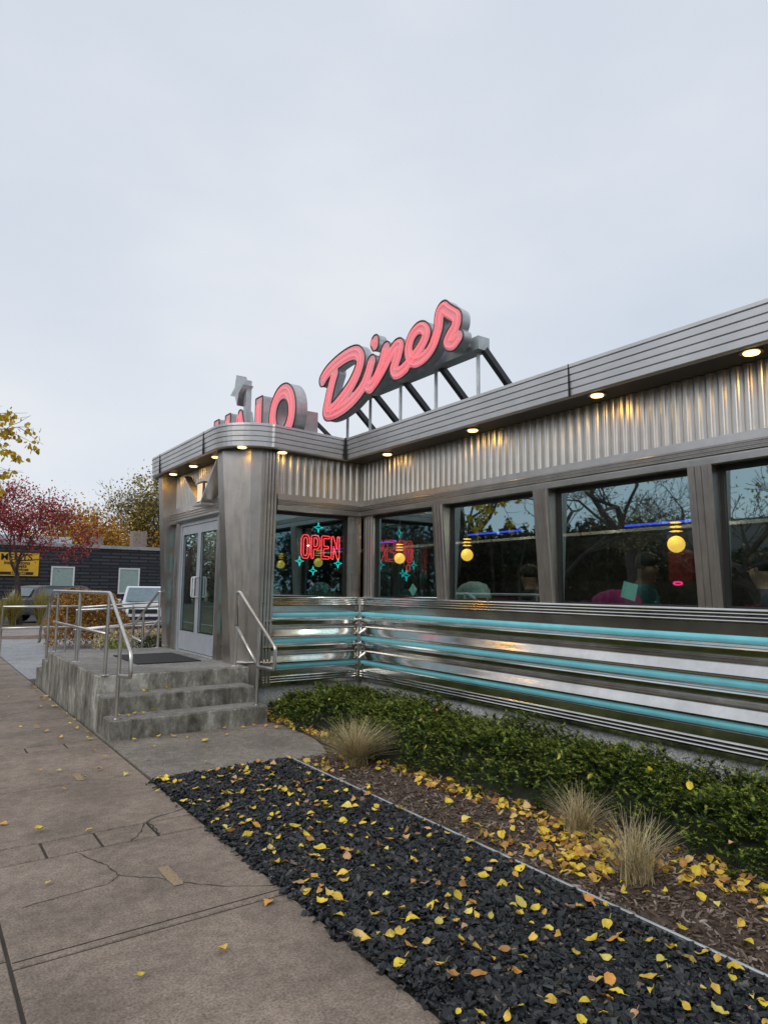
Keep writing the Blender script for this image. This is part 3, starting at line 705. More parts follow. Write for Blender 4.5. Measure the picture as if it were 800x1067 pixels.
# booths and tables
k = 0
for y in (1.9,3.55,5.2,6.9):
    where = {1.9:'seen through the rightmost window', 3.55:'where the man in the teal hoodie sits', 5.2:'between the third and second windows', 6.9:'behind the first window from the corner'}[y]
    t = thing('booth_table', 'small pale table at the glass ' + where, 'table', (6.0,y,.55), group='booth tables inside the diner')
    obj('tabletop', MB().box(5.56,6.5,y-.28,y+.28,1.27,1.31), 'table', t, bevel=.006); obj('pedestal', MB().tube([(6.1,y,.56),(6.1,y,1.27)], .04, 10), 'rail', t)
for y, lab in ((2.75,'dark red booth seat back right of the wide pilaster'), (4.4,'dark red booth seat back at the man in the teal hoodie'), (6.05,'dark red booth seat back in the middle of the second window')):
    t = thing('bench', lab, 'bench', (6.0,y,.55), group='booth seats inside the diner')
    obj('backrest', MB().box(5.6,6.6,y-.05,y+.05,.9,1.5), 'booth', t, bevel=.03); obj('seat', MB().box(5.6,6.6,y-.42,y-.05,.60,.98).box(5.6,6.6,y+.05,y+.42,.60,.98), 'booth', t, bevel=.02)

# people: one skinned continuous body each
def person(label, loc, rz, top, skin, legs, hairm, lean=.05, look=.0, arms=1):
    t = thing('person', label, 'person', loc, rz)
    V = [(0,0,.48),(0,.02,.62),(0,.03,.80),(0,.05+lean*.5,.98),(0,.06+lean,1.06),(0,.09+lean+look,1.165),(0,.10+lean+look,1.255)]
    R = [.15,.15,.155,.13,.062,.112,.108]; Ed = [(0,1),(1,2),(2,3),(3,4),(4,5),(5,6)]
    for s in (-1, 1):
        b0 = len(V); V += [(s*.19,.04+lean*.5,.96),(s*.25,.14,.74),(s*.17,.40,.76),(s*.14,.47,.77)]; R += [.075,.052,.038,.03]; Ed += [(3,b0),(b0,b0+1),(b0+1,b0+2),(b0+2,b0+3)]
        hb_ = b0+3
        for q in range(4):
            i0 = len(V); V += [(s*(.14-.03+.018*q),.53,.775),(s*(.14-.035+.018*q),.565,.765)]; R += [.009,.008]; Ed += [(hb_,i0),(i0,i0+1)]
        i0 = len(V); V += [(s*.10,.49,.80)]; R += [.009]; Ed += [(hb_,i0)]
        b0 = len(V); V += [(s*.10,.05,.46),(s*.11,.44,.46),(s*.11,.44,.08),(s*.11,.58,.04)]; R += [.10,.065,.045,.035]; Ed += [(0,b0),(b0,b0+1),(b0+1,b0+2),(b0+2,b0+3)]
    me = bpy.data.meshes.new('body'); me.from_pydata(V, Ed, []); me.update()
    o = bpy.data.objects.new('body', me); COL.objects.link(o); o.parent = t
    sk = o.modifiers.new('skin', 'SKIN'); sv_ = me.skin_vertices[0].data
    for i, r in enumerate(R): sv_[i].radius = (r, r*.82 if i < 4 else r)
    sv_[0].use_root = True; sk.use_smooth_shade = True
    sb = o.modifiers.new('sub', 'SUBSURF'); sb.levels = 2; sb.render_levels = 2
    # colour by height: shirt below the neck, skin above, via local height ramp
    m, nt, b = newmat('clothing and skin'); tcn = nt.nodes.new('ShaderNodeTexCoord'); sx = nt.nodes.new('ShaderNodeSeparateXYZ')
    nt.links.new(tcn.outputs['Object'], sx.inputs[0])
    hd = nt.nodes.new('ShaderNodeMath'); hd.operation = 'GREATER_THAN'; hd.inputs[1].default_value = 1.05; nt.links.new(sx.outputs['Z'], hd.inputs[0])
    hn = nt.nodes.new('ShaderNodeMath'); hn.operation = 'GREATER_THAN'; hn.inputs[1].default_value = .43; nt.links.new(sx.outputs['Y'], hn.inputs[0])
    hz = nt.nodes.new('ShaderNodeMath'); hz.operation = 'GREATER_THAN'; hz.inputs[1].default_value = .70; nt.links.new(sx.outputs['Z'], hz.inputs[0])
    pr_ = nt.nodes.new('ShaderNodeMath'); pr_.operation = 'MULTIPLY'; nt.links.new(hn.outputs[0], pr_.inputs[0]); nt.links.new(hz.outputs[0], pr_.inputs[1])
    mx = nt.nodes.new('ShaderNodeMath'); mx.operation = 'MAXIMUM'; nt.links.new(hd.outputs[0], mx.inputs[0]); nt.links.new(pr_.outputs[0], mx.inputs[1])
    lg = nt.nodes.new('ShaderNodeMath'); lg.operation = 'LESS_THAN'; lg.inputs[1].default_value = .55; nt.links.new(sx.outputs['Z'], lg.inputs[0])
    nt.links.new(mixc(nt, mx.outputs[0], mixc(nt, lg.outputs[0], top, legs), skin), b.inputs['Base Color']); b.inputs['Roughness'].default_value = .7
    me.materials.append(m)
    hy = .10+lean+look
    hb_ = MB().lathe((0,hy-.015,1.235), [(.100,-.03),(.112,.0),(.114,.04),(.106,.085),(.080,.118),(.03,.138)], 18)
    Vh = np.concatenate(hb_.v); hb_.v = [np.where((Vh[:, [1]] > hy+.03) & (Vh[:, [2]] < 1.27), Vh*np.array([[.9,1,1]])-np.array([[0,.04,0]]), Vh)]
    obj('hair', hb_, hairm, t, smooth=True, local=True)
    fc = MB()
    for s in (-1, 1): fc.lathe((s*.034,hy+.088,1.225), [(.004,-.012),(.013,-.006),(.013,.004),(.003,.010)], 8)
    obj('eye', fc, 'hair', t, local=True)
    obj('nose', MB().loft([(-.017,hy+.080,1.195),(.017,hy+.080,1.195),(.014,hy+.112,1.198),(-.014,hy+.112,1.198)], [(-.007,hy+.078,1.24),(.007,hy+.078,1.24),(.005,hy+.09,1.24),(-.005,hy+.09,1.24)]), M['skin_dark'] if skin[0] < .3 else M['skin_light'], t, local=True)
    obj('mouth', MB().box(-.024,.024,hy+.078,hy+.091,1.165,1.174), 'booth', t, local=True)
    er = MB()
    for s in (-1, 1): er.lathe((s*.095,hy,1.215), [(.006,-.03),(.016,-.01),(.018,.015),(.006,.03)], 8)
    obj('ear', er, M['skin_dark'] if skin[0] < .3 else M['skin_light'], t, local=True)
    return t
person('person with short dark hair in a teal hoodie seated behind the large third window', (6.02,4.12,.62), PI, (.05,.16,.20), (.17,.09,.06), (.03,.03,.04), 'hair', .10)
person('child with dark hair in dark navy top facing left behind the rightmost window', (6.05,2.62,.58), .12, (.03,.03,.07), (.42,.26,.19), (.03,.03,.04), 'hair', .12)
person('dimly seen person in black top behind the second main window', (6.45,5.75,.56), .1, (.018,.018,.02), (.20,.13,.09), (.02,.02,.02), 'hair', .05)
def cloth_lump(name, label, cat, c, s, mat):
    mb = MB(); V = []; n = 20
    prof = [(1.0,0),(1.03,.25),(.97,.5),(.86,.72),(.62,.9),(.25,1.0)]
    for i, (r, z) in enumerate(prof):
        for j in range(n):
            a = 2*PI*j/n; q = r*(1+.08*math.sin(a*3+i)+.05*math.sin(7*a+i*2)); V.append((c[0]+s[0]*q*math.cos(a), c[1]+s[1]*q*math.sin(a), c[2]+s[2]*z))
    mb.add(V, [(i*n+j, i*n+(j+1) % n, (i+1)*n+(j+1) % n, (i+1)*n+j) for i in range(5) for j in range(n)]+[tuple(5*n+j for j in range(n))])
    o = obj(name, mb, mat, smooth=True); recenter(o, c); return tag(o, label, cat)
cloth_lump('coat', 'magenta coat draped over the booth beside the mint card', 'coat', (5.78,4.12,1.315), (.16,.30,.30), 'magenta')
cloth_lump('coat', 'pale teal coat heaped on the booth at the left of the second window', 'coat', (5.86,6.30,1.34), (.16,.30,.36), 'paleseat')
cloth_lump('coat', 'pale teal lump standing in for a car reflection low behind the window with the neon sign', 'coat', (4.15,8.75,1.30), (.20,.20,.30), 'paleseat')  # this lump is added in place of a parked car's reflection
# menu cards & bottles on tables
def card(label, x, y, z, s, rot):
    mb = MB(); c, n = math.cos(rot), math.sin(rot); P = []
    for a, b2 in ((-1,-1),(1,-1),(1,1),(-1,1)): P.append((x, y+(a*c-b2*n)*s/2, z+(a*n+b2*c)*s/2))
    mb.loft(P, [(p[0]+.004,p[1],p[2]) for p in P]); o = obj('menu_card', mb, 'menu'); recenter(o, (x,y,z))
    return tag(o, label, 'menu card')
card('mint green card propped tilted behind the big third window', 5.50, 3.79, 1.60, .155, .25)
card('mint green card standing on its corner in the first window from the corner', 5.50, 7.10, 1.585, .125, .75)
for i, (y, lab) in enumerate(((3.62,'third window'),(5.40,'second window'),(7.02,'first window from the corner'))):
    for j in range(3):
        mb = MB().lathe((5.62+.02*j, y-.07*j, 1.312), [(.022,0),(.024,.05),(.020,.09),(.012,.11),(.014,.15),(.010,.17)], 10)
        o = obj('condiment_bottle', mb, ['bottle','darkmetal','bottle'][j], smooth=True); recenter(o, (5.62+.02*j, y-.07*j, 1.312))
        tag(o, '%s condiment bottle of three on the table behind the %s' % (['pale leftmost','dark middle','pale rightmost'][j], lab), 'bottle', 'condiment bottles behind the glass')

# neon OPEN sign in the vestibule side window
def letter_strokes(ch):
    return {'O': [[(0,.15),(0,.85),(.12,1),(.38,1),(.5,.85),(.5,.15),(.38,0),(.12,0),(0,.15)]],
            'P': [[(0,0),(0,1),(.38,1),(.5,.85),(.5,.6),(.38,.46),(0,.46)]],
            'E': [[(.5,0),(0,0),(0,1),(.5,1)],[(0,.5),(.42,.5)]],
            'N': [[(0,0),(0,1),(.5,0),(.5,1)]]}[ch]
ns = thing('neon_sign', 'red neon sign reading OPEN with four cyan stars in the vestibule side window', 'neon sign', (4.74,8.30,2.15))
YN = 8.30
x0 = 4.44
for ch in 'OPEN':
    S = [([(x0+.02+a*.195, 2.03+b2*.295) for a, b2 in s], 1) for s in letter_strokes(ch)]
    mb = MB()
    for L in contours(S, .019, .004): mb.tube([(a, YN, b2) for a, b2 in L[::2]], .0062, 6, closed=True)
    obj('letter', mb, 'neonred', ns, smooth=True); x0 += .164
def nstar(cx, cz, r):
    pts = []
    for k in range(4):
        a = k*PI/2; pts.append((cx+r*math.cos(a), YN, cz+r*math.sin(a)))
        for t in (.5,): pts.append((cx+.28*r*math.cos(a+PI/4), YN, cz+.28*r*math.sin(a+PI/4)))
    obj('star', MB().tube(pts, .006, 6, closed=True), 'neoncyan', ns)
for cx, cz, r in ((4.71,2.46,.075),(4.42,1.97,.07),(5.05,1.955,.07),(4.64,1.84,.065)): nstar(cx, cz, r)
ng = thing('neon_sign', 'small red and cyan neon sign glimpsed behind the right door glass', 'neon sign', (3.75,9.25,1.95))
mb = MB()
for k in range(3): mb.tube([(3.78, 9.22+.05*math.cos(a)+.03*k, 2.24-.14*k+.06*math.sin(a)) for a in np.linspace(0, 2*PI, 10)[:-1]], .008, 6, closed=True)
obj('tube', mb, 'neonred', ng)
mb = MB(); pts = []
for k in range(4):
    a = k*PI/2; pts += [(3.78, 9.33+.10*math.cos(a), 1.83+.10*math.sin(a)), (3.78, 9.33+.03*math.cos(a+PI/4), 1.83+.03*math.sin(a+PI/4))]
obj('star', mb.tube(pts, .010, 6, closed=True), 'neoncyan', ng)
pn = obj('pink_neon', MB().tube([(6.9, 4.14+.055*math.cos(a), 1.69+.016*math.sin(a)) for a in np.linspace(0, 2*PI, 12)[:-1]], .010, 6, closed=True), 'neonpink')
recenter(pn, (6.9,4.14,1.69)); tag(pn, 'tiny pink neon oval glowing inside right of the seated man', 'neon sign')

# ---------------------------------------------------------------- roof signs
def sign_letter(parent, strokes, r, xf, depth, tube_r=.0065, name='letter', tubes=None, sq=False):
    """strokes in (Y,Z); sign faces -X with its front at xf"""
    S = [([(-y, z) for y, z in s], k) for s, k in strokes]
    fm = frame((0,-1,0),(0,0,1),(-1,0,0),(xf,0,0)); off = Matrix.Translation(-rootloc(parent))
    outer = contours(S, r, .010, sq)
    b = obj(name, poly_mesh(name, outer, -depth, 0), 'galv', parent, local=True); b.data.transform(off @ fm)
    inner = contours(S, r-.014, .010, sq)
    fc = obj('face', poly_mesh('face', inner, .001, .006), 'redsignface', b, local=True); fc.data.transform(off @ fm)
    mb = MB()
    for L in outer:
        L = L[::1]; mb.tube([(xf-.006, -a, z) for a, z in L], .011, 5, closed=True)
    obj('rim', mb, 'rim', b)
    mb = MB()
    for s in (tubes or [s for s, _ in strokes]):
        s = catmull(s, 4) if len(s) < 60 else s
        for sd in (-.042, .042):
            P = np.array(s); T = np.gradient(P, axis=0); T /= (np.linalg.norm(T, axis=1)[:, None]+1e-9); Q = P+np.stack([-T[:,1], T[:,0]], 1)*sd
            mb.tube([(xf-.030, a, z) for a, z in Q], tube_r, 5)
    obj('neon_tube', mb, 'redtube', b, smooth=True)
    return b
sg = thing('roof_sign', 'red script rooftop sign reading Diner on a steel frame', 'sign', (5.1, 7, 3.7))
C = catmull
D1 = C([(8.76,4.82),(8.61,4.91),(8.31,4.985),(8.0,5.01),(7.79,4.97),(7.69,4.85),(7.75,4.70),(7.90,4.55),(8.10,4.43),(8.34,4.32),(8.52,4.26)])
D2 = C([(8.40,4.82),(8.49,4.66),(8.57,4.46),(8.62,4.26),(8.39,4.215),(8.07,4.25),(7.81,4.33),(7.61,4.44),(7.49,4.58),(7.41,4.73)])
nn = C([(7.07,4.82),(7.15,4.64),(7.28,4.48),(7.42,4.375),(7.50,4.42)])
n2 = C([(7.42,4.375),(7.30,4.43),(7.14,4.55),(6.98,4.69),(6.84,4.785),(6.75,4.76),(6.80,4.62),(6.88,4.5),(6.84,4.42),(6.74,4.41),(6.62,4.44)])
ee = C([(6.74,4.41),(6.60,4.46),(6.40,4.56),(6.26,4.66),(6.20,4.76),(6.27,4.85),(6.38,4.87),(6.50,4.80),(6.56,4.66),(6.52,4.52),(6.39,4.45),(6.20,4.48),(6.06,4.58),(5.97,4.74)])
r_ = C([(6.06,4.58),(5.97,4.74),(5.945,4.92),(5.88,4.98),(5.81,4.92),(5.72,4.85),(5.64,4.78),(5.65,4.68),(5.74,4.60),(5.79,4.52),(5.70,4.475),(5.61,4.53)])
XS = 5.0
def lst(a): return [tuple(map(float, p)) for p in a]
sign_letter(sg, [(lst(D1),1.10),(lst(D2),1.05),(lst(nn),1.0),(lst(n2),.92),(lst(ee),.86),(lst(r_),.86)], .101, XS, .13)
dot = C([(7.33,4.955),(7.345,4.985),(7.33,5.01)]); sign_letter(sg, [(lst(dot),1)], .088, XS, .13)
obj('beam', MB().box(5.20,5.38,5.49,8.45,4.40,4.56).box(5.03,5.20,5.62,5.74,4.45,4.55).box(5.03,5.20,7.1,7.2,4.45,4.55).box(5.03,5.20,8.1,8.2,4.42,4.52), 'galv', sg)
for y in (8.51,7.75,7.01,6.25,5.47):
    yy = min(y, 8.40) if y > 8 else y+.03
    obj('post', MB().tube([(5.30,yy+.10,3.68),(5.30,yy+.10,4.40)], .022, 8), 'galv', sg)
    obj('brace', MB().beam((5.32,yy+.02,4.42),(6.15,yy+.02,3.70),.07,.07), 'darkmetal', sg)
hs = thing('roof_sign', 'red block letters reading HALO with a metal star above the entrance canopy', 'sign', (4.3, 9.8, 3.7))
XH = 4.25
def ln(*p): return [tuple(q) for q in p]
zb, zt = 3.84, 4.44
sign_letter(hs, [(ln((11.22,zb),(11.22,zt)),1),(ln((10.70,zb),(10.70,zt)),1),(ln((11.16,4.12),(10.76,4.12)),.8)], .115, XH, .18, sq=True)
sign_letter(hs, [(ln((10.42,zb),(10.17,zt)),1),(ln((10.17,zt),(9.92,zb)),1),(ln((10.34,4.02),(10.0,4.02)),.8)], .085, XH, .18)
sign_letter(hs, [(ln((9.44,zb),(9.44,zt)),1),(ln((9.44,zb),(9.10,zb)),.9)], .125, XH, .18, sq=True)
oo = [(8.62+.31*math.cos(a), 4.13+.33*math.sin(a)) for a in np.linspace(0, 2*PI, 33)]
sign_letter(hs, [(oo,1)], .118, XH, .18)
st = []
for k in range(4):
    a = k*PI/2+.12; st.append((.27*math.cos(a), .27*math.sin(a))); st.append((.11*math.cos(a+PI/4), .11*math.sin(a+PI/4)))
sm = obj('star', poly_mesh('star', [st], -.12, .06), 'galv', hs, local=True); sm.data.transform(Matrix.Translation(-rootloc(hs)) @ frame((0,-1,0),(0,0,1),(-1,0,0),(4.22,10.16,4.84)))
obj('star_arm', MB().box(4.25,4.34,9.96,10.06,3.70,4.98), 'galv', hs)
obj('beam', MB().box(4.45,4.60,8.47,11.3,3.92,4.06), 'galv', hs)
for y in (9.3,10.4,11.2):
    obj('post', MB().box(4.50,4.55,y-.025,y+.025,3.68,3.92), 'galv', hs)
    obj('brace', MB().beam((4.52,y,4.0),(4.95,y-.02,3.70),.06,.06), 'darkmetal', hs)
obj('sign_box', MB().box(4.45,4.68,8.33,8.47,3.70,4.15), 'galv', hs)
obj('brace', MB().beam((4.66,8.40,4.04),(5.05,8.3,3.68),.05,.05), 'darkmetal', hs)

# ---------------------------------------------------------------- edging, mulch, leaves
ed = obj('bed_edging', MB().box(2.994,3.000,-4,5.80,-.05,.028).tube([(2.997,-4,.030),(2.997,5.80,.030)], .007, 6), 'galv'); recenter(ed, (2.997,1,0))
tag(ed, 'thin galvanised metal edging strip between black and brown mulch', 'edging')

def shards(n, xr, yr, z, size, flat, aspect, mat, name, label, cat, dens=None, jitz=.02):
    base = np.array([(-1,-1,-1),(1,-1,-1),(1,1,-1),(-1,1,-1),(-1,-1,1),(1,-1,1),(1,1,1),(-1,1,1)], float)
    Fq = np.array([(0,3,2,1),(4,5,6,7),(0,1,5,4),(1,2,6,5),(2,3,7,6),(3,0,4,7)])
    X = rng.uniform(*xr, n); Y = rng.uniform(*yr, n)
    if dens is not None:
        keep = dens(X, Y); X = X[keep]; Y = Y[keep]; n = len(X)
    s = size*(.3+1.15*rng.uniform(0, 1, n)**1.7); B = base[None]*np.stack([s*aspect, s, s*flat], 1)[:, None]
    B = B*rng.uniform(.45, 1.0, (n, 8, 3))
    a, b, c = rng.uniform(0, 2*PI, n), rng.normal(0, .45, n), rng.normal(0, .45, n)
    def rot(ax, t):
        R = np.zeros((n,3,3)); i, j = [(1,2),(0,2),(0,1)][ax]; R[:,ax,ax] = 1; R[:,i,i] = np.cos(t); R[:,j,j] = np.cos(t); R[:,i,j] = -np.sin(t); R[:,j,i] = np.sin(t); return R
    R = rot(2, a) @ rot(0, b) @ rot(1, c); V = np.einsum('nij,nkj->nki', R, B)
    V += np.stack([X, Y, z+rng.uniform(0, jitz, n)], 1)[:, None]
    F = (Fq[None]+8*np.arange(n)[:, None, None]).reshape(-1, 4)
    me = bpy.data.meshes.new(name); me.from_pydata(V.reshape(-1, 3).tolist(), [], F.tolist()); me.update()
    o = obj(name, me, mat, local=True); return tag(o, label, cat, kind='stuff')
def nearden(X, Y):
    d = np.hypot(X, Y); return rng.uniform(0, 1, len(X)) < np.clip(4.2/d, .25, 1)**1.2
shards(56000, (1.66,2.99), (.2,5.74), .004, .0125, .45, 1.7, 'chips', 'black_mulch', 'loose black dyed wood mulch between sidewalk and metal edging', 'mulch', lambda X, Y: nearden(X, Y) & (rng.uniform(0, 1, len(X)) < np.clip((X-1.64)/.13, 0, 1)**4), .024)
JP = [(3.80,8.1),(3.80,7.9),(3.60,7.2),(3.62,6.9),(3.80,6.5),(3.72,6.1),(3.45,5.3),(3.68,4.7),(3.74,4.1),(3.74,3.7),(4.0,3.25),(3.92,2.3),(3.82,1.8),(3.9,.8),(3.85,-.6),(3.9,-3)]
jx = np.array([p[0] for p in JP][::-1]); jy = np.array([p[1] for p in JP][::-1])
def jedge(Y): return np.interp(Y, jy, jx)
shards(44000, (3.0,5.3), (.2,8.1), .004, .0065, .4, 3.6, 'brownchips', 'brown_mulch', 'shredded grey brown mulch around the grass clumps', 'mulch',
       lambda X, Y: nearden(X, Y) & (X < jedge(Y)+.25) & ((Y < 5.75) | (X > 3.66)), .010)
# juniper ground cover
n = 17000
Y = rng.uniform(-.4, 8.12, n); E_ = jedge(Y)+.07*np.sin(Y*9)+.05*np.sin(Y*23+1); X = E_+(5.30-E_)*rng.uniform(0, 1, n)**.85
def jh(X, Y):
    e = np.clip((X-jedge(Y))/.35, 0, 1); e2 = np.clip((5.34-X)/.15, .3, 1)
    lump = .5+.30*np.sin(X*31+3*np.sin(Y*9))*np.sin(Y*27+2*np.sin(X*14))+.22*np.sin(X*6.1+1.3*np.sin(Y*3.1))+.20*np.sin(Y*4.7+2*np.sin(X*2.2))+.10*np.sin(X*15+Y*11)+.07*np.sin(Y*19-X*13)
    end = np.clip((8.25-Y)/.4, .4, 1)
    return (.05+.27*np.sqrt(e)*(.55+.65*lump))*e2*end
Z = jh(X, Y)*rng.uniform(.62, 1.04, n); V = []; F = []; cnt = 0
K = 15
for i in range(n):
    az = rng.normal(PI, 1.1); el = rng.uniform(-.05, .8); L = rng.uniform(.06, .12)
    dv = np.array([math.cos(az)*math.cos(el), math.sin(az)*math.cos(el), math.sin(el)])
    sd_ = np.cross(dv, (0,0,1)); sd_ /= np.linalg.norm(sd_)+1e-9; up_ = np.cross(sd_, dv)
    p = np.array([X[i], Y[i], Z[i]])
    for k in range(K):
        t = k/(K-1); q = p+dv*L*(t-.4); s = (1 if k % 2 else -1); ll = .028*(1.15-.6*t)
        a = rng.uniform(-.9, .9); ld = dv*.75+(sd_*s*math.cos(a)+up_*math.sin(a))*.75
        tip = q+ld*ll; wv = np.cross(ld, up_)*.0062
        V += [q-wv, q+wv, tip]; F.append((cnt, cnt+1, cnt+2)); cnt += 3
me = bpy.data.meshes.new('juniper_ground_cover'); me.from_pydata([tuple(v) for v in V], [], F); me.update()
mi = np.zeros(len(F), dtype=np.int32); kk = np.arange(len(F)) % K; hi = (Z/np.maximum(jh(X, Y), .01))[np.arange(len(F))//K]
mi[(kk >= 8) & (hi > .78)] = 1
jo = obj('juniper_ground_cover', me, 'needle', local=True); me.materials.append(M['needletip']); me.polygons.foreach_set('material_index', mi); tag(jo, 'dense low green juniper ground cover along the diner foundation', 'ground cover', kind='stuff')
# dark woody under-layer of the juniper
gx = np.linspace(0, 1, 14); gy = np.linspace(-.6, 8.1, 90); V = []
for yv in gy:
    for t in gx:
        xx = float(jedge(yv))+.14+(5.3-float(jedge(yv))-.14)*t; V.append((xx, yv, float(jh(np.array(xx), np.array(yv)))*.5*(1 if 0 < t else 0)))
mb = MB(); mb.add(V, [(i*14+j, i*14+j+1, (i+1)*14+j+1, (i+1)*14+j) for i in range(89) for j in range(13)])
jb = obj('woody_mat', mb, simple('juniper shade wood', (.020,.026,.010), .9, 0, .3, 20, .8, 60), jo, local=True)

# ornamental grass clumps
def grass_clump(name, label, x, y, n, h, spread, mat, wd=.0028, grp=None, upright=.5):
    t = MB()
    for i in range(n):
        az = random.uniform(0, 2*PI); sp = random.random()**upright*spread; hh = h*random.uniform(.45, 1.0)*(1-.35*sp/spread*random.random())
        bx, by = x+random.gauss(0, .035), y+random.gauss(0, .035); P = []
        for k in range(5):
            s = k/4; o = sp*s**1.7; P.append((bx+math.cos(az)*o, by+math.sin(az)*o, hh*s*(1-.22*(sp/spread)*s)))
        pv = np.array([-math.sin(az+random.uniform(-1,1)), math.cos(az), 0]); V = []
        for k, p in enumerate(P):
            ww = wd*(1-.8*k/4)*random.uniform(.8, 1.2); V += [np.array(p)-pv*ww, np.array(p)+pv*ww]
        t.add(V, [(2*k, 2*k+1, 2*k+3, 2*k+2) for k in range(4)])
    o = obj(name, t, mat); recenter(o, (x,y,0)); return tag(o, label, 'grass clump', grp)
G = 'dry ornamental grass clumps in the brown mulch'
grass_clump('ornamental_grass', 'bushy dry straw grass clump beside the concrete pad and juniper', 3.42, 5.25, 1050, .50, .46, 'drygrass', grp=G)
grass_clump('ornamental_grass', 'thin dry grass clump in yellow leaves against the juniper edge', 3.70, 2.98, 340, .40, .26, 'drygrass', grp=G)
grass_clump('ornamental_grass', 'tall sparse dry grass clump nearest the metal edging', 3.40, 2.36, 380, .44, .32, 'drygrass', .0024, G)

# leaves: 6 shapes, individual objects
def leafmesh(k):
    R = random.Random(k); L = R.uniform(.05, .075); W = L*R.uniform(.26, .36); n = 7; cu = R.uniform(-.5, .9); fold = R.uniform(.1, .5); V = []; F = []
    for i in range(n):
        t = i/(n-1); w = W*math.sin(PI*t**.8)*(1+.12*R.uniform(-1, 1)) + .001
        x = L*(t-.5); z = cu*L*(t-.5)**2*1.6+.006+R.uniform(-.002,.002)
        V += [(x, -w, z+w*fold+R.uniform(-.002,.003)), (x, 0, z), (x, w, z+w*fold+R.uniform(-.002,.003))]
    for i in range(n-1):
        for j in range(2): F.append((i*3+j, (i+1)*3+j, (i+1)*3+j+1, i*3+j+1))
    b = len(V); V += [(-L*.5,-.0012,.006),(-L*.5,.0012,.006),(-L*.85,.0015,.010),(-L*.85,-.0005,.010)]; F.append((b,b+1,b+2,b+3))
    me = bpy.data.meshes.new('leaf_mesh_%d' % k); me.from_pydata(V, [], F); me.shade_smooth(); return me
LM = []
for k in range(10):
    for c in range(5):
        me = leafmesh(k*5+c); me.materials.append(M['leaf%d' % c]); LM.append((c, me))
names = ['bright yellow','golden yellow','orange brown','tan brown','pale yellow']
def leaf(x, y, z, where, cc=None, s=1.0, tilt=.25):
    cc = cc if cc is not None else random.choices(range(5), [5,4,2,1.4,3])[0]
    me = random.choice([m for c, m in LM if c == cc])
    o = bpy.data.objects.new('fallen_leaf', me); COL.objects.link(o); o.location = (x, y, z)
    o.rotation_euler = (random.gauss(0, tilt), random.gauss(0, tilt), random.uniform(0, 2*PI)); sc = 1.2*s*random.uniform(.5, 1.1); o.scale = (sc, sc, sc)
    return tag(o, '%s fallen leaf lying %s' % (names[cc], where), 'leaf', '%s fallen leaves %s' % (names[cc], where))
for i in range(160):
    y = .9+4.8*random.random()**.9; x = random.uniform(1.78, 2.97); leaf(x, y, .032, 'on the black mulch')
for x, y in ((1.80,2.9),(1.79,3.2),(1.80,3.05),(1.84,3.3),(1.76,5.0),(1.78,4.9),(1.80,5.6),(1.84,5.68),(1.86,2.65),(1.80,2.4)): leaf(x, y, .025, 'on the black mulch', 0, 1.1)
for i in range(26): leaf(random.uniform(3.05, 3.5), random.uniform(1.0, 5.6), .02, 'on the brown mulch')
sw = [(1.03,6.55),(1.16,6.45),(1.60,3.25),(1.24,2.95),(.89,2.95),(.80,4.98),(1.07,4.80),(.62,5.25),(1.10,5.85),(1.30,6.10),(1.45,6.3),(1.60,6.02),(1.68,5.4),(1.32,8.2),(.96,9.2),(1.12,8.6),(1.5,9.9),(1.25,11.0),(1.4,7.8),(1.55,7.0),(1.60,6.7),(.72,4.1)]
for x, y in sw: leaf(x, y, .012, 'on the brown sidewalk', random.choice([0,0,1,2,4]), .95, .15)
for i in range(22): leaf(1.70-abs(random.gauss(0, .05)), random.uniform(7.5, 12.4), .012, 'against the side of the landing', None, .9, .2)
for x, y in ((2.0,7.25),(2.25,7.28),(2.4,7.22),(2.75,7.3),(3.0,7.32),(3.2,7.25),(3.35,7.3),(2.1,6.9),(2.6,6.85),(2.9,7.0),(3.3,6.9),(1.9,6.4),(2.3,6.0),(2.5,7.1),(3.45,7.2),(3.5,7.05)): leaf(x, y, .012, 'on the concrete pad', None, .95, .2)
for x, y in ((2.0,7.55),(2.08,7.6),(2.15,7.57),(2.3,7.6),(1.9,7.6)): leaf(x, y, .222, 'on the lowest step', 0, 1.1, .2)
for x, y in ((2.25,7.92),(2.55,7.95),(2.3,7.88)): leaf(x, y, .412, 'on the middle step', 0, 1.1, .3)
for i in range(30):
    y = random.uniform(1.2, 8); x = float(jedge(y))+random.uniform(.05, 1.2); leaf(x, y, float(jh(np.array(x), np.array(y)))*1.0+.005, 'on the juniper', random.choice([0,4,3,2]), .8, .6)
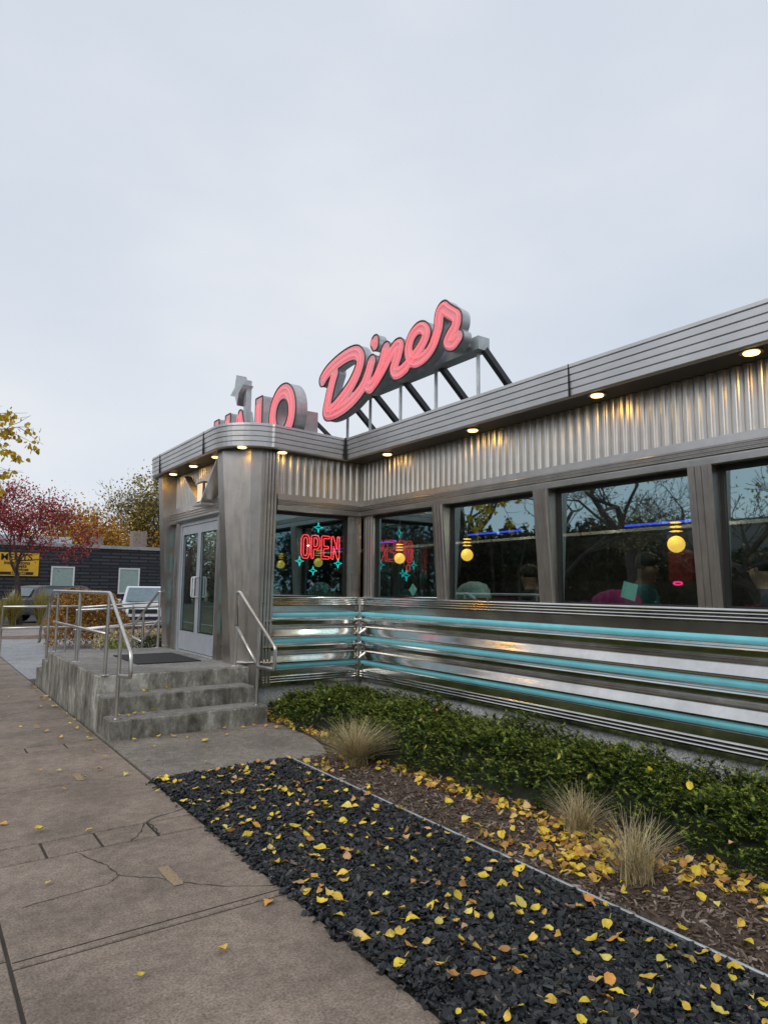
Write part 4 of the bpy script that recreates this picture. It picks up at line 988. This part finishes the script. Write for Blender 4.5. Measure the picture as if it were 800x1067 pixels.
# leaf drifts (uncountable)
V = []; F = []; cnt = 0
xtra = [(random.uniform(1.76, 2.98), .4+5.3*random.random()) for _ in range(240)]
spots = [(3.66,3.05,.18,.26,90),(3.40,2.72,.16,.22,80),(3.70,2.35,.16,.22,50),(3.72,3.55,.13,.36,60),(3.62,4.1,.08,.35,55),(3.62,4.7,.08,.35,50),(3.55,6.9,.10,.45,120),(3.74,6.45,.08,.3,60),(3.72,7.5,.08,.3,60),(3.75,1.9,.15,.4,90),(3.18,2.9,.10,.35,50),(3.3,5.3,.2,.2,30)]
for cx, cy, sx, sy, k in spots:
    for i in range(k):
        x = random.gauss(cx, sx*.8); y = random.gauss(cy, sy*.8)
        if x < 3.03 or (y > 5.7 and x < 3.62): continue
        me = random.choice(LM)[1]; Rm_ = Matrix.Translation((x, y, .012+random.random()*.022)) @ Matrix.Rotation(random.uniform(0, 2*PI), 4, 'Z') @ Matrix.Rotation(random.gauss(0, .5), 4, 'X') @ Matrix.Rotation(random.gauss(0, .5), 4, 'Y') @ Matrix.Scale(random.uniform(.75, 1.15), 4)
        V += [tuple(Rm_ @ v.co) for v in me.vertices]; F += [tuple(q+cnt for q in p.vertices) for p in me.polygons]; cnt += len(me.vertices)
for x, y in xtra:
    me = random.choice([m for c, m in LM if c in (0,1,4,0,4,2)]); Rm_ = Matrix.Translation((x, y, .032)) @ Matrix.Rotation(random.uniform(0, 2*PI), 4, 'Z') @ Matrix.Rotation(random.gauss(0, .35), 4, 'X') @ Matrix.Rotation(random.gauss(0, .35), 4, 'Y') @ Matrix.Scale(random.uniform(.5, 1.15), 4)
    V += [tuple(Rm_ @ v.co) for v in me.vertices]; F += [tuple(q+cnt for q in p.vertices) for p in me.polygons]; cnt += len(me.vertices)
me = bpy.data.meshes.new('leaf_litter'); me.from_pydata(V, [], F); me.update()
tag(obj('leaf_litter', me, 'leaflitter', local=True), 'drifted yellow and tan leaves piled along the juniper edge', 'leaf litter', kind='stuff')

# ---------------------------------------------------------------- trees
def tree(name, label, cat, loc, h, seed, leafm, leafs=0, lsize=.1, spread=.55, levels=5, trunk=.16, trunkh=.28, grp=None, lz=.0, bare_r=.012, droop=0, kids=(2,3), cl=None):
    R = random.Random(seed); t = thing(name, label, cat, loc, group=grp); W = MB(); tips = []
    def grow(p, d, L, r, lev):
        pts = [p]; rad = [r]; n = 3; q = p
        for i in range(n):
            d = (d + Vector((R.gauss(0, .13), R.gauss(0, .13), R.gauss(0, .08)+(.05 if not droop else -droop*(levels-lev)/levels*.1)))).normalized()
            q = q+d*(L/n); pts.append(q); rad.append(max(r*(1-.42*(i+1)/n), bare_r*.5))
        W.tube([tuple(v) for v in pts], rad, 6 if lev > 2 else 3, cap=False)
        if lev <= 2: tips.extend([(v, lev) for v in pts[1:]])
        if lev == 0: return
        for k in range(R.randint(*kids) + (1 if lev >= levels-1 else 0)):
            b = pts[R.choice([1,2,3,3])]; ax = Vector((R.gauss(0,1), R.gauss(0,1), R.gauss(0,1))).cross(d).normalized()
            nd = (Matrix.Rotation(R.uniform(.35, .95)*(spread/.55), 3, ax) @ d).normalized()
            if nd.z < -.1: nd.z = abs(nd.z)*.4+.1
            grow(b, nd, L*R.uniform(.62, .86), rad[-1]*R.uniform(.6, .85), lev-1)
    d0 = Vector((R.gauss(0,.05), R.gauss(0,.05), 1)).normalized(); L0 = h*trunkh
    grow(Vector((0,0,0)), d0, L0, trunk, levels)
    allv = np.concatenate(W.v); s = h/allv[:, 2].max(); W.v = [v*s for v in W.v]
    obj('trunk', W, 'bark', t, local=True)
    if leafs:
        V = []; F = []; cnt = 0
        for i in range(leafs):
            p, lv = R.choice(tips); c = np.array(p)*s + np.array([R.gauss(0,1), R.gauss(0,1), R.gauss(0,1)])*(cl or lsize*1.6)
            a = np.array([R.gauss(0,1), R.gauss(0,1), R.gauss(0,1)]); a /= np.linalg.norm(a); b = np.cross(a, [R.gauss(0,1), R.gauss(0,1), R.gauss(0,1)]); b /= np.linalg.norm(b)+1e-9
            z = lsize*R.uniform(.5, 1.1); V += [c-a*z*.5, c+b*z*.32, c+a*z*.55, c-b*z*.32]; F.append((cnt,cnt+1,cnt+2,cnt+3)); cnt += 4
        me = bpy.data.meshes.new('crown'); me.from_pydata([tuple(v) for v in V], [], F); me.update(); obj('crown', me, leafm, t, local=True)
    return t
tree('crabapple_tree', 'crimson crabapple tree with forked dark trunk before the yellow sign', 'tree', (3.65,30.6,0), 5.9, 12, 'redberry', 9000, .115, .60, 6, .11, .23, kids=(2,3), cl=.20)
tree('autumn_tree', 'orange brown tree rising above the black building beside the flue', 'tree', (15,62,0), 8.6, 3, 'orangeleaf', 5000, .30, .6, 6, .3, .2, 'autumn trees behind the black building')
tree('autumn_tree', 'yellow tree low over the left end of the black building roof', 'tree', (9.5,60,0), 7.2, 5, 'gold', 5000, .32, .6, 5, .25, .2, 'autumn trees behind the black building')
tree('autumn_tree', 'tall olive brown tree close to the left edge of the diner canopy', 'tree', (19.2,62,0), 13.2, 8, 'olive', 14000, .30, .6, 6, .35, .2, 'autumn trees behind the black building')
tree('autumn_tree', 'bare greyish twiggy tree between the orange and olive trees', 'tree', (17.6,60,0), 11.6, 21, 'olive', 1600, .25, .55, 6, .3, .2, 'autumn trees behind the black building', kids=(3,3))
tree('autumn_tree', 'bright golden tree showing beside the diner corner', 'tree', (19.6,56,0), 6.8, 31, 'gold', 5200, .28, .6, 5, .25, .2, 'autumn trees behind the black building')
tree('autumn_tree', 'rusty brown tree behind the crimson crabapple', 'tree', (12.0,58,0), 8.4, 41, 'orangeleaf', 4200, .28, .6, 6, .25, .2, 'autumn trees behind the black building')
tree('autumn_tree', 'pale orange low tree above the middle of the black roof', 'tree', (17.2,58,0), 6.8, 47, 'orangeleaf', 3500, .28, .6, 5, .25, .2, 'autumn trees behind the black building')
# street tree whose branch hangs into the frame: limb modelled explicitly
t = thing('street_tree', 'yellow leaved branch of a street tree hanging in at the left edge', 'tree', (-2.0, 11.0, 0))
W = MB(); R = random.Random(4)
W.tube([(-2.0,11,0),(-1.95,11,1.6),(-1.9,11.05,3.2),(-1.7,11.1,4.6),(-1.4,11.0,6.0)], [.14,.12,.10,.075,.04], 10)
tips = []
def br2(p, d, L, r, lev):
    q = Vector(p); pts = [q]; d = Vector(d).normalized()
    for i in range(4):
        d = (d+Vector((R.gauss(0,.12), R.gauss(0,.12), R.gauss(0,.12)))).normalized(); q = q+d*L/4; pts.append(q)
    W.tube([tuple(v) for v in pts], [r*(1-.18*i) for i in range(5)], 5, cap=False)
    if lev <= 2: tips.extend(pts[1:])
    if lev > 0:
        for k in range(3):
            nd = (d+Vector((R.gauss(0,.55), R.gauss(0,.55), R.gauss(0,.45)))).normalized(); br2(pts[R.choice([2,3,4])], nd, L*.68, r*.55, lev-1)
br2((-1.75,11.1,4.15), (1,.0,-.02), 1.46, .035, 3); br2((-1.8,11.1,3.8), (1,-.0,-.03), 1.40, .03, 3); br2((-1.6,11.1,5.0), (.3,.3,1), 1.5, .04, 3); br2((-1.6,11.1,4.8), (-1,-.3,.6), 1.5, .04, 3)
obj('trunk', W, 'bark', t); V = []; F = []; cnt = 0
tips = [q for q in tips for _ in range(R.choice([0,0,1,6]))]
for i in range(2200):
    p = np.array(R.choice(tips))+np.array([R.gauss(0,1), R.gauss(0,1), R.gauss(-.4,.8)])*.05
    a = np.array([R.gauss(0,.6), R.gauss(0,.6), -1+R.gauss(0,.5)]); a /= np.linalg.norm(a); b = np.cross(a, [R.gauss(0,1), R.gauss(0,1), .1]); b /= np.linalg.norm(b)+1e-9; z = R.uniform(.05,.085)
    c = np.cross(a, b)
    V += [p, p+a*z*.35+b*z*.42, p+a*z*.8+b*z*.3+c*z*.1, p+a*z*1.15, p+a*z*.8-b*z*.3+c*z*.1, p+a*z*.35-b*z*.42]; F.append(tuple(cnt+k for k in range(6))); cnt += 6
me = bpy.data.meshes.new('crown'); me.from_pydata([tuple(v-np.array([-2,11,0])) for v in V], [], F); me.update(); obj('crown', me, 'goldnear', t, local=True)
# across the street: what the windows and steel mirror
for i, (x, y, h, sd) in enumerate(((-13.6,11,7.5,51),(-13.8,17,11,52),(-14.2,22.5,12,53),(-14,29,12,54),(-14.5,37,11,55),(-14,48,12,56))):
    tree('bare_street_tree', 'bare branched street tree across the road, %s' % ['smallest and nearest','second along the row','third along the row','fourth along the row','fifth along the row','farthest along the row'][i], 'tree', (x,y,0), h, sd, 'olive', 1800 if i % 2 else 700, .14, .62, 6, .26, .2, 'bare street trees across the road', kids=(2,3))
def leafblob(name, label, cat, x0, x1, y0, y1, h, n, sz, mat, grp=None, z0=0.0, fl=.5):
    c = ((x0+x1)/2, (y0+y1)/2, 0); V = []; F = []
    p = rng.uniform(0, 1, (n, 3)); ph_ = rng.uniform(0, 6, 4)
    X = x0+(x1-x0)*p[:,0]; Y = y0+(y1-y0)*p[:,1]
    top = h*(1-.16*fl*(1+np.sin(X*2.3+ph_[0])*np.cos(Y*1.7+ph_[1])+.6*np.sin(X*5+Y*4+ph_[2]))); ex = np.minimum(np.minimum(p[:,0], 1-p[:,0])*(x1-x0), np.minimum(p[:,1], 1-p[:,1])*(y1-y0))
    Z = z0+(top-z0)*np.clip(ex*3/h+.55, 0, 1)*p[:,2]**.5
    a = rng.normal(0, 1, (n, 3)); a /= np.linalg.norm(a, axis=1)[:, None]; b = np.cross(a, rng.normal(0, 1, (n, 3))); b /= np.linalg.norm(b, axis=1)[:, None]
    s = sz*rng.uniform(.5, 1.1, n)[:, None]; C_ = np.stack([X-c[0], Y-c[1], Z], 1)
    V = np.stack([C_-a*s*.5, C_+b*s*.32, C_+a*s*.55, C_-b*s*.32], 1).reshape(-1, 3); F = np.arange(4*n).reshape(-1, 4)
    t = thing(name, label, cat, c, group=grp)
    me = bpy.data.meshes.new('foliage'); me.from_pydata(V.tolist(), [], F.tolist()); me.update(); obj('foliage', me, mat, t, local=True)
    W = MB(); k = max(3, int((x1-x0)*(y1-y0)*1.2)); k = min(k, 40)
    for i in range(k):
        px, py = random.uniform(x0,x1)-c[0], random.uniform(y0,y1)-c[1]
        W.tube([(px,py,0),(px+random.gauss(0,.1),py+random.gauss(0,.1),h*.45),(px+random.gauss(0,.2),py+random.gauss(0,.2),h*.8)], [.02*h,.014*h,.005*h], 5)
    obj('stem', W, 'bark', t, local=True); return t
leafblob('hedge', 'clipped orange brown beech hedge behind the ramp railing', 'hedge', 2.95, 4.78, 18.2, 19.8, 1.50, 15000, .068, 'hedge', fl=.7)
leafblob('low_plant', 'light green leafy plant between landing and orange hedge', 'plant', 3.25, 3.75, 14.0, 14.5, .55, 500, .07, 'greenplant')
leafblob('low_plant', 'dry brown bushy plant at the foot of the orange hedge', 'plant', 3.5, 5.2, 16.0, 16.8, .62, 2600, .06, 'drygrass')
leafblob('low_plant', 'dark green plant low beside the far handrail', 'plant', 4.0, 5.1, 14.0, 15.0, .60, 2200, .06, 'darkplant')
grass_clump('feather_grass', 'tall yellow green feather grass left of the crabapple trunk', 3.35, 29.9, 500, 1.7, .55, 'reed', .014, 'feather grasses under the crabapple')
grass_clump('feather_grass', 'short pale feather grass beside the utility cabinet', 2.9, 29.6, 350, 1.3, .4, 'reed', .014, 'feather grasses under the crabapple')
grass_clump('feather_grass', 'tall tan feather grass right of the crabapple trunk', 4.35, 30.0, 500, 1.8, .55, 'reed', .014, 'feather grasses under the crabapple')
for i_, (x_, y_, h_) in enumerate(((-14,62,13),(-14.5,80,13),(-14,-8,10),(-14.5,-18,11))):
    tree('bare_street_tree', 'bare branched street tree across the road, %s' % ['beyond the sixth of the row','at the far end of the row','first behind the viewpoint','second behind the viewpoint'][i_], 'tree', (x_,y_,0), h_, 70+i_, 'olive', 900, .16, .62, 6, .28, .2, 'bare street trees across the road', kids=(2,3))
ev = [(-19,-44,-22,8),(-18.5,-22,2,6.5),(-19,66,110,9),(-18,2,10,2.8),(-18.5,10,18,3.4),(-18,18,27,5.4),(-18.5,27,36,5.8),(-18,36,48,6.2),(-18.5,48,66,7)]  # sections behind the viewpoint are added to darken the corner windows' reflections
for i, (x, y0, y1, h) in enumerate(ev):
    leafblob('evergreen_hedge', 'dark evergreen screen across the road, %s' % ['added to darken reflections farthest behind the viewpoint','added to darken reflections just behind the viewpoint','at the far end of the road','lowest nearest section','second section','third section','fourth section','fifth section','tallest far section'][i], 'hedge', x-2, x+1.5, y0, y1, h, 9000, .42, 'evergreen', 'evergreen screens across the road')
def house(label, x0, x1, y0, y1, h, wallm, rh=2.2):
    t = thing('brick_house', label, 'house', ((x0+x1)/2,(y0+y1)/2,0), group='houses around the street')
    wl = obj('wall', MB().box(x0,x1,y0,y1,-.1,h), wallm, t); xm = (x0+x1)/2; e = .4
    rf = MB(); rf.add([(x0-e,y0-e,h),(x1+e,y0-e,h),(x1+e,y1+e,h),(x0-e,y1+e,h),(xm,y0-e,h+rh),(xm,y1+e,h+rh)], [(0,1,4),(2,3,5),(1,2,5,4),(3,0,4,5),(0,3,2,1)]); obj('roof', rf, 'roofshingle', t)
    n = int((y1-y0)/2.6)
    for i in range(n):
        yy = y0+(i+.5)*(y1-y0)/n
        wd = obj('window', MB().box(x1,x1+.05,yy-.55,yy+.55,1.0,2.3), 'white', t); obj('pane', MB().box(x1+.05,x1+.06,yy-.47,yy+.47,1.08,2.22), 'carglass', wd)
    n = int((x1-x0)/3)
    for i in range(n):
        xx = x0+(i+.5)*(x1-x0)/n
        wd = obj('window', MB().box(xx-.55,xx+.55,y1,y1+.05,1.0,2.3), 'white', t); obj('pane', MB().box(xx-.47,xx+.47,y1+.05,y1+.06,1.08,2.22), 'carglass', wd)
    return t
house('dark brick house across the road behind the evergreens', -32, -23, 14, 26, 3.6, 'brick')
house('dark brick house farther along across the road', -32, -23, 36, 50, 3.6, 'brick')
house('dark brick building added to darken reflections beyond the near end of the diner', 8, 26, -26, -14, 6.0, 'brick', 2.5)  # out of view, added as a dark mass for the side window's reflection

# ---------------------------------------------------------------- black building
BY = 42.0
bb = thing('black_building', 'low black block building with grey roof edge and two pale windows', 'building', (8, BY, 0))
obj('wall', MB().box(-6,26,BY,BY+16,-.1,3.78), 'blackblock', bb)
obj('roof', MB().box(-6.1,26.1,BY-.12,BY+16.1,3.78,3.98), 'apron', bb)
for x0, x1, z0 in ((6.46,7.70,.95),(10.15,11.38,1.10)):
    wd = obj('window', MB().box(x0,x0+.08,BY-.05,BY,z0,2.66).box(x1-.08,x1,BY-.05,BY,z0,2.66).box(x0+.08,x1-.08,BY-.05,BY,2.58,2.66).box(x0+.08,x1-.08,BY-.05,BY,z0,z0+.08), 'white', bb)
    obj('pane', MB().box(x0+.08,x1-.08,BY-.02,BY-.005,z0+.08,2.58), 'curtain', wd)
obj('flue', MB().box(12.2,13.1,BY+5,BY+5.9,3.9,5.35), 'flue', bb); obj('flue', MB().box(9.8,10.5,BY+6,BY+6.7,3.9,4.9), 'flue', bb)
obj('roof_parapet', MB().box(-6,8.0,BY+3,BY+3.2,3.97,4.55), 'galv', bb)
obj('roof_vent', MB().tube([(14.6,BY+3,3.9),(14.6,BY+3,4.3),(14.45,BY+3,4.42),(14.25,BY+3,4.35)], .09, 8), 'white', bb)
ys_ = thing('yellow_sign', 'yellow sign board with black lettering ending ENTS on the black wall', 'sign', (4, BY-.05, 2.7))
obj('board', MB().box(1.9,5.80,BY-.08,BY-.01,2.08,3.36), 'signyellow', ys_); obj('footer_strip', MB().box(2.0,5.55,BY-.09,BY-.079,2.14,2.30), 'black', ys_)
def wtext(s, size, x, z, mat, parent, y, right=True):
    me = text_mesh('lettering', s, size, .006)
    xs = [v.co.x for v in me.vertices]; dx = (x-max(xs)) if right else (x-min(xs))
    me.transform(Matrix.Translation((dx,0,0))); me.transform(Matrix.Translation(-rootloc(parent)) @ frame((1,0,0),(0,0,1),(0,-1,0),(0,y,z)))
    return obj('lettering', me, mat, parent, local=True)
wtext('L     MENTS', .50, 5.45, 2.95, 'black', ys_, BY-.09)
wtext('installations', .27, 5.35, 2.72, 'black', ys_, BY-.09); wtext('streets', .27, 5.2, 2.54, 'black', ys_, BY-.09); wtext('services', .25, 5.3, 2.36, 'black', ys_, BY-.09); wtext('SAME DAY', .16, 5.2, 2.165, 'signyellow', ys_, BY-.095)
ub = obj('utility_box', MB().box(2.0,2.75,29.8,30.4,-.01,1.25), 'white', bevel=.03); recenter(ub, (2.4,30.1,0)); tag(ub, 'pale grey utility cabinet at the far left beside the feather grass', 'utility box')

# ---------------------------------------------------------------- cars
def car(label, loc, rz, paint, van):
    t = thing('parked_car', label, 'car', loc, rz); t.scale = (.92,)*3 if van else (1.05,)*3
    L, Wd = 4.6, 1.85; zr = 1.72 if van else 1.50
    # length along local +Y (front), width X
    low = [(-2.3,.45),(-2.28,.95),(-1.9,1.02),(1.15,1.02),(2.05,.92),(2.28,.70),(2.28,.32),(-2.25,.32)]
    mb = MB(); sec = []
    for x, k in ((-Wd/2,.94),(-Wd/2+.10,1.0),(Wd/2-.10,1.0),(Wd/2,.94)): sec.append([(x, y*k, .32+(z-.32)*(1 if k == 1 else .96)) for y, z in low])
    for a, b in zip(sec[:-1], sec[1:]): mb.loft(b, a, False)
    n = len(low); mb.add(sec[0], [tuple(range(n))]); mb.add(sec[-1], [tuple(range(n))[::-1]])
    body = obj('body', mb, paint, t, local=True, bevel=.04)
    cab = [(-2.05,.98),(-1.75,zr-.06),(-1.2,zr),(.25,zr),(.45,zr-.05),(1.30,1.0)]
    A = [(-Wd/2+.16 if z > 1.1 else -Wd/2+.06, y, z) for y, z in cab]; B = [(-x, y, z) for x, y, z in A]
    obj('cabin', MB().loft(A, B), paint, t, local=True, bevel=.03)
    gl = MB()
    gl.add([(-.74,1.24,1.07),(.74,1.24,1.07),(.66,.52,zr-.08),(-.66,.52,zr-.08)], [(0,1,2,3)]); gl.v[-1] += np.array([0,.035,.02])
    obj('windscreen', gl, 'carglass', t, local=True)
    gl = MB(); gl.add([(-.70,-2.04,1.07),(.70,-2.04,1.07),(.62,-1.82,zr-.12),(-.62,-1.82,zr-.12)], [(3,2,1,0)]); gl.v[-1] += np.array([0,-.03,.0]); obj('rear_window', gl, 'carglass', t, local=True)
    for s in (-1, 1):
        gl = MB(); q = Wd/2-.055
        gl.add([(s*q,-1.75,1.08),(s*q,1.02,1.08),(s*(q-.10),.30,zr-.10),(s*(q-.10),-1.55,zr-.10)], [(0,1,2,3)]); obj('side_window', gl, 'carglass', t, local=True)
        obj('headlight', MB().box(s*.82-.13, s*.82+.10, 2.20, 2.30, .68, .84), 'lamp', t, local=True, bevel=.03)
        obj('mirror', MB().box(s*1.02-.09, s*1.02+.09, .75, .90, 1.02, 1.18), paint, t, local=True, bevel=.03)
        for y in (-1.42, 1.42):
            wv = thing('wheel', '', '', (s*.80, y, .33)); wv.parent = t; del wv['label']; del wv['category']
            obj('tyre', MB().tube([(-.11,0,0),(.11,0,0)], .33, 22), 'tyre', wv, local=True); obj('rim', MB().tube([(s*.08,0,0),(s*.125,0,0)], .20, 14), 'alu', wv, local=True)
    obj('grille', MB().box(-.55,.55,2.24,2.30,.62,.80).box(-.70,.70,2.24,2.31,.36,.50), 'black', t, local=True)
    obj('number_plate', MB().box(-.22,.22,2.30,2.325,.50,.60), 'white', t, local=True)
    return t
car('white van like car parked nose towards the diner behind the hedge', (7.75,27.6,0), PI-.30, 'carwhite', True)
car('dark grey hatchback with pale roof rack behind the orange hedge', (5.75,33.0,0), -1.15, 'cargrey', False)
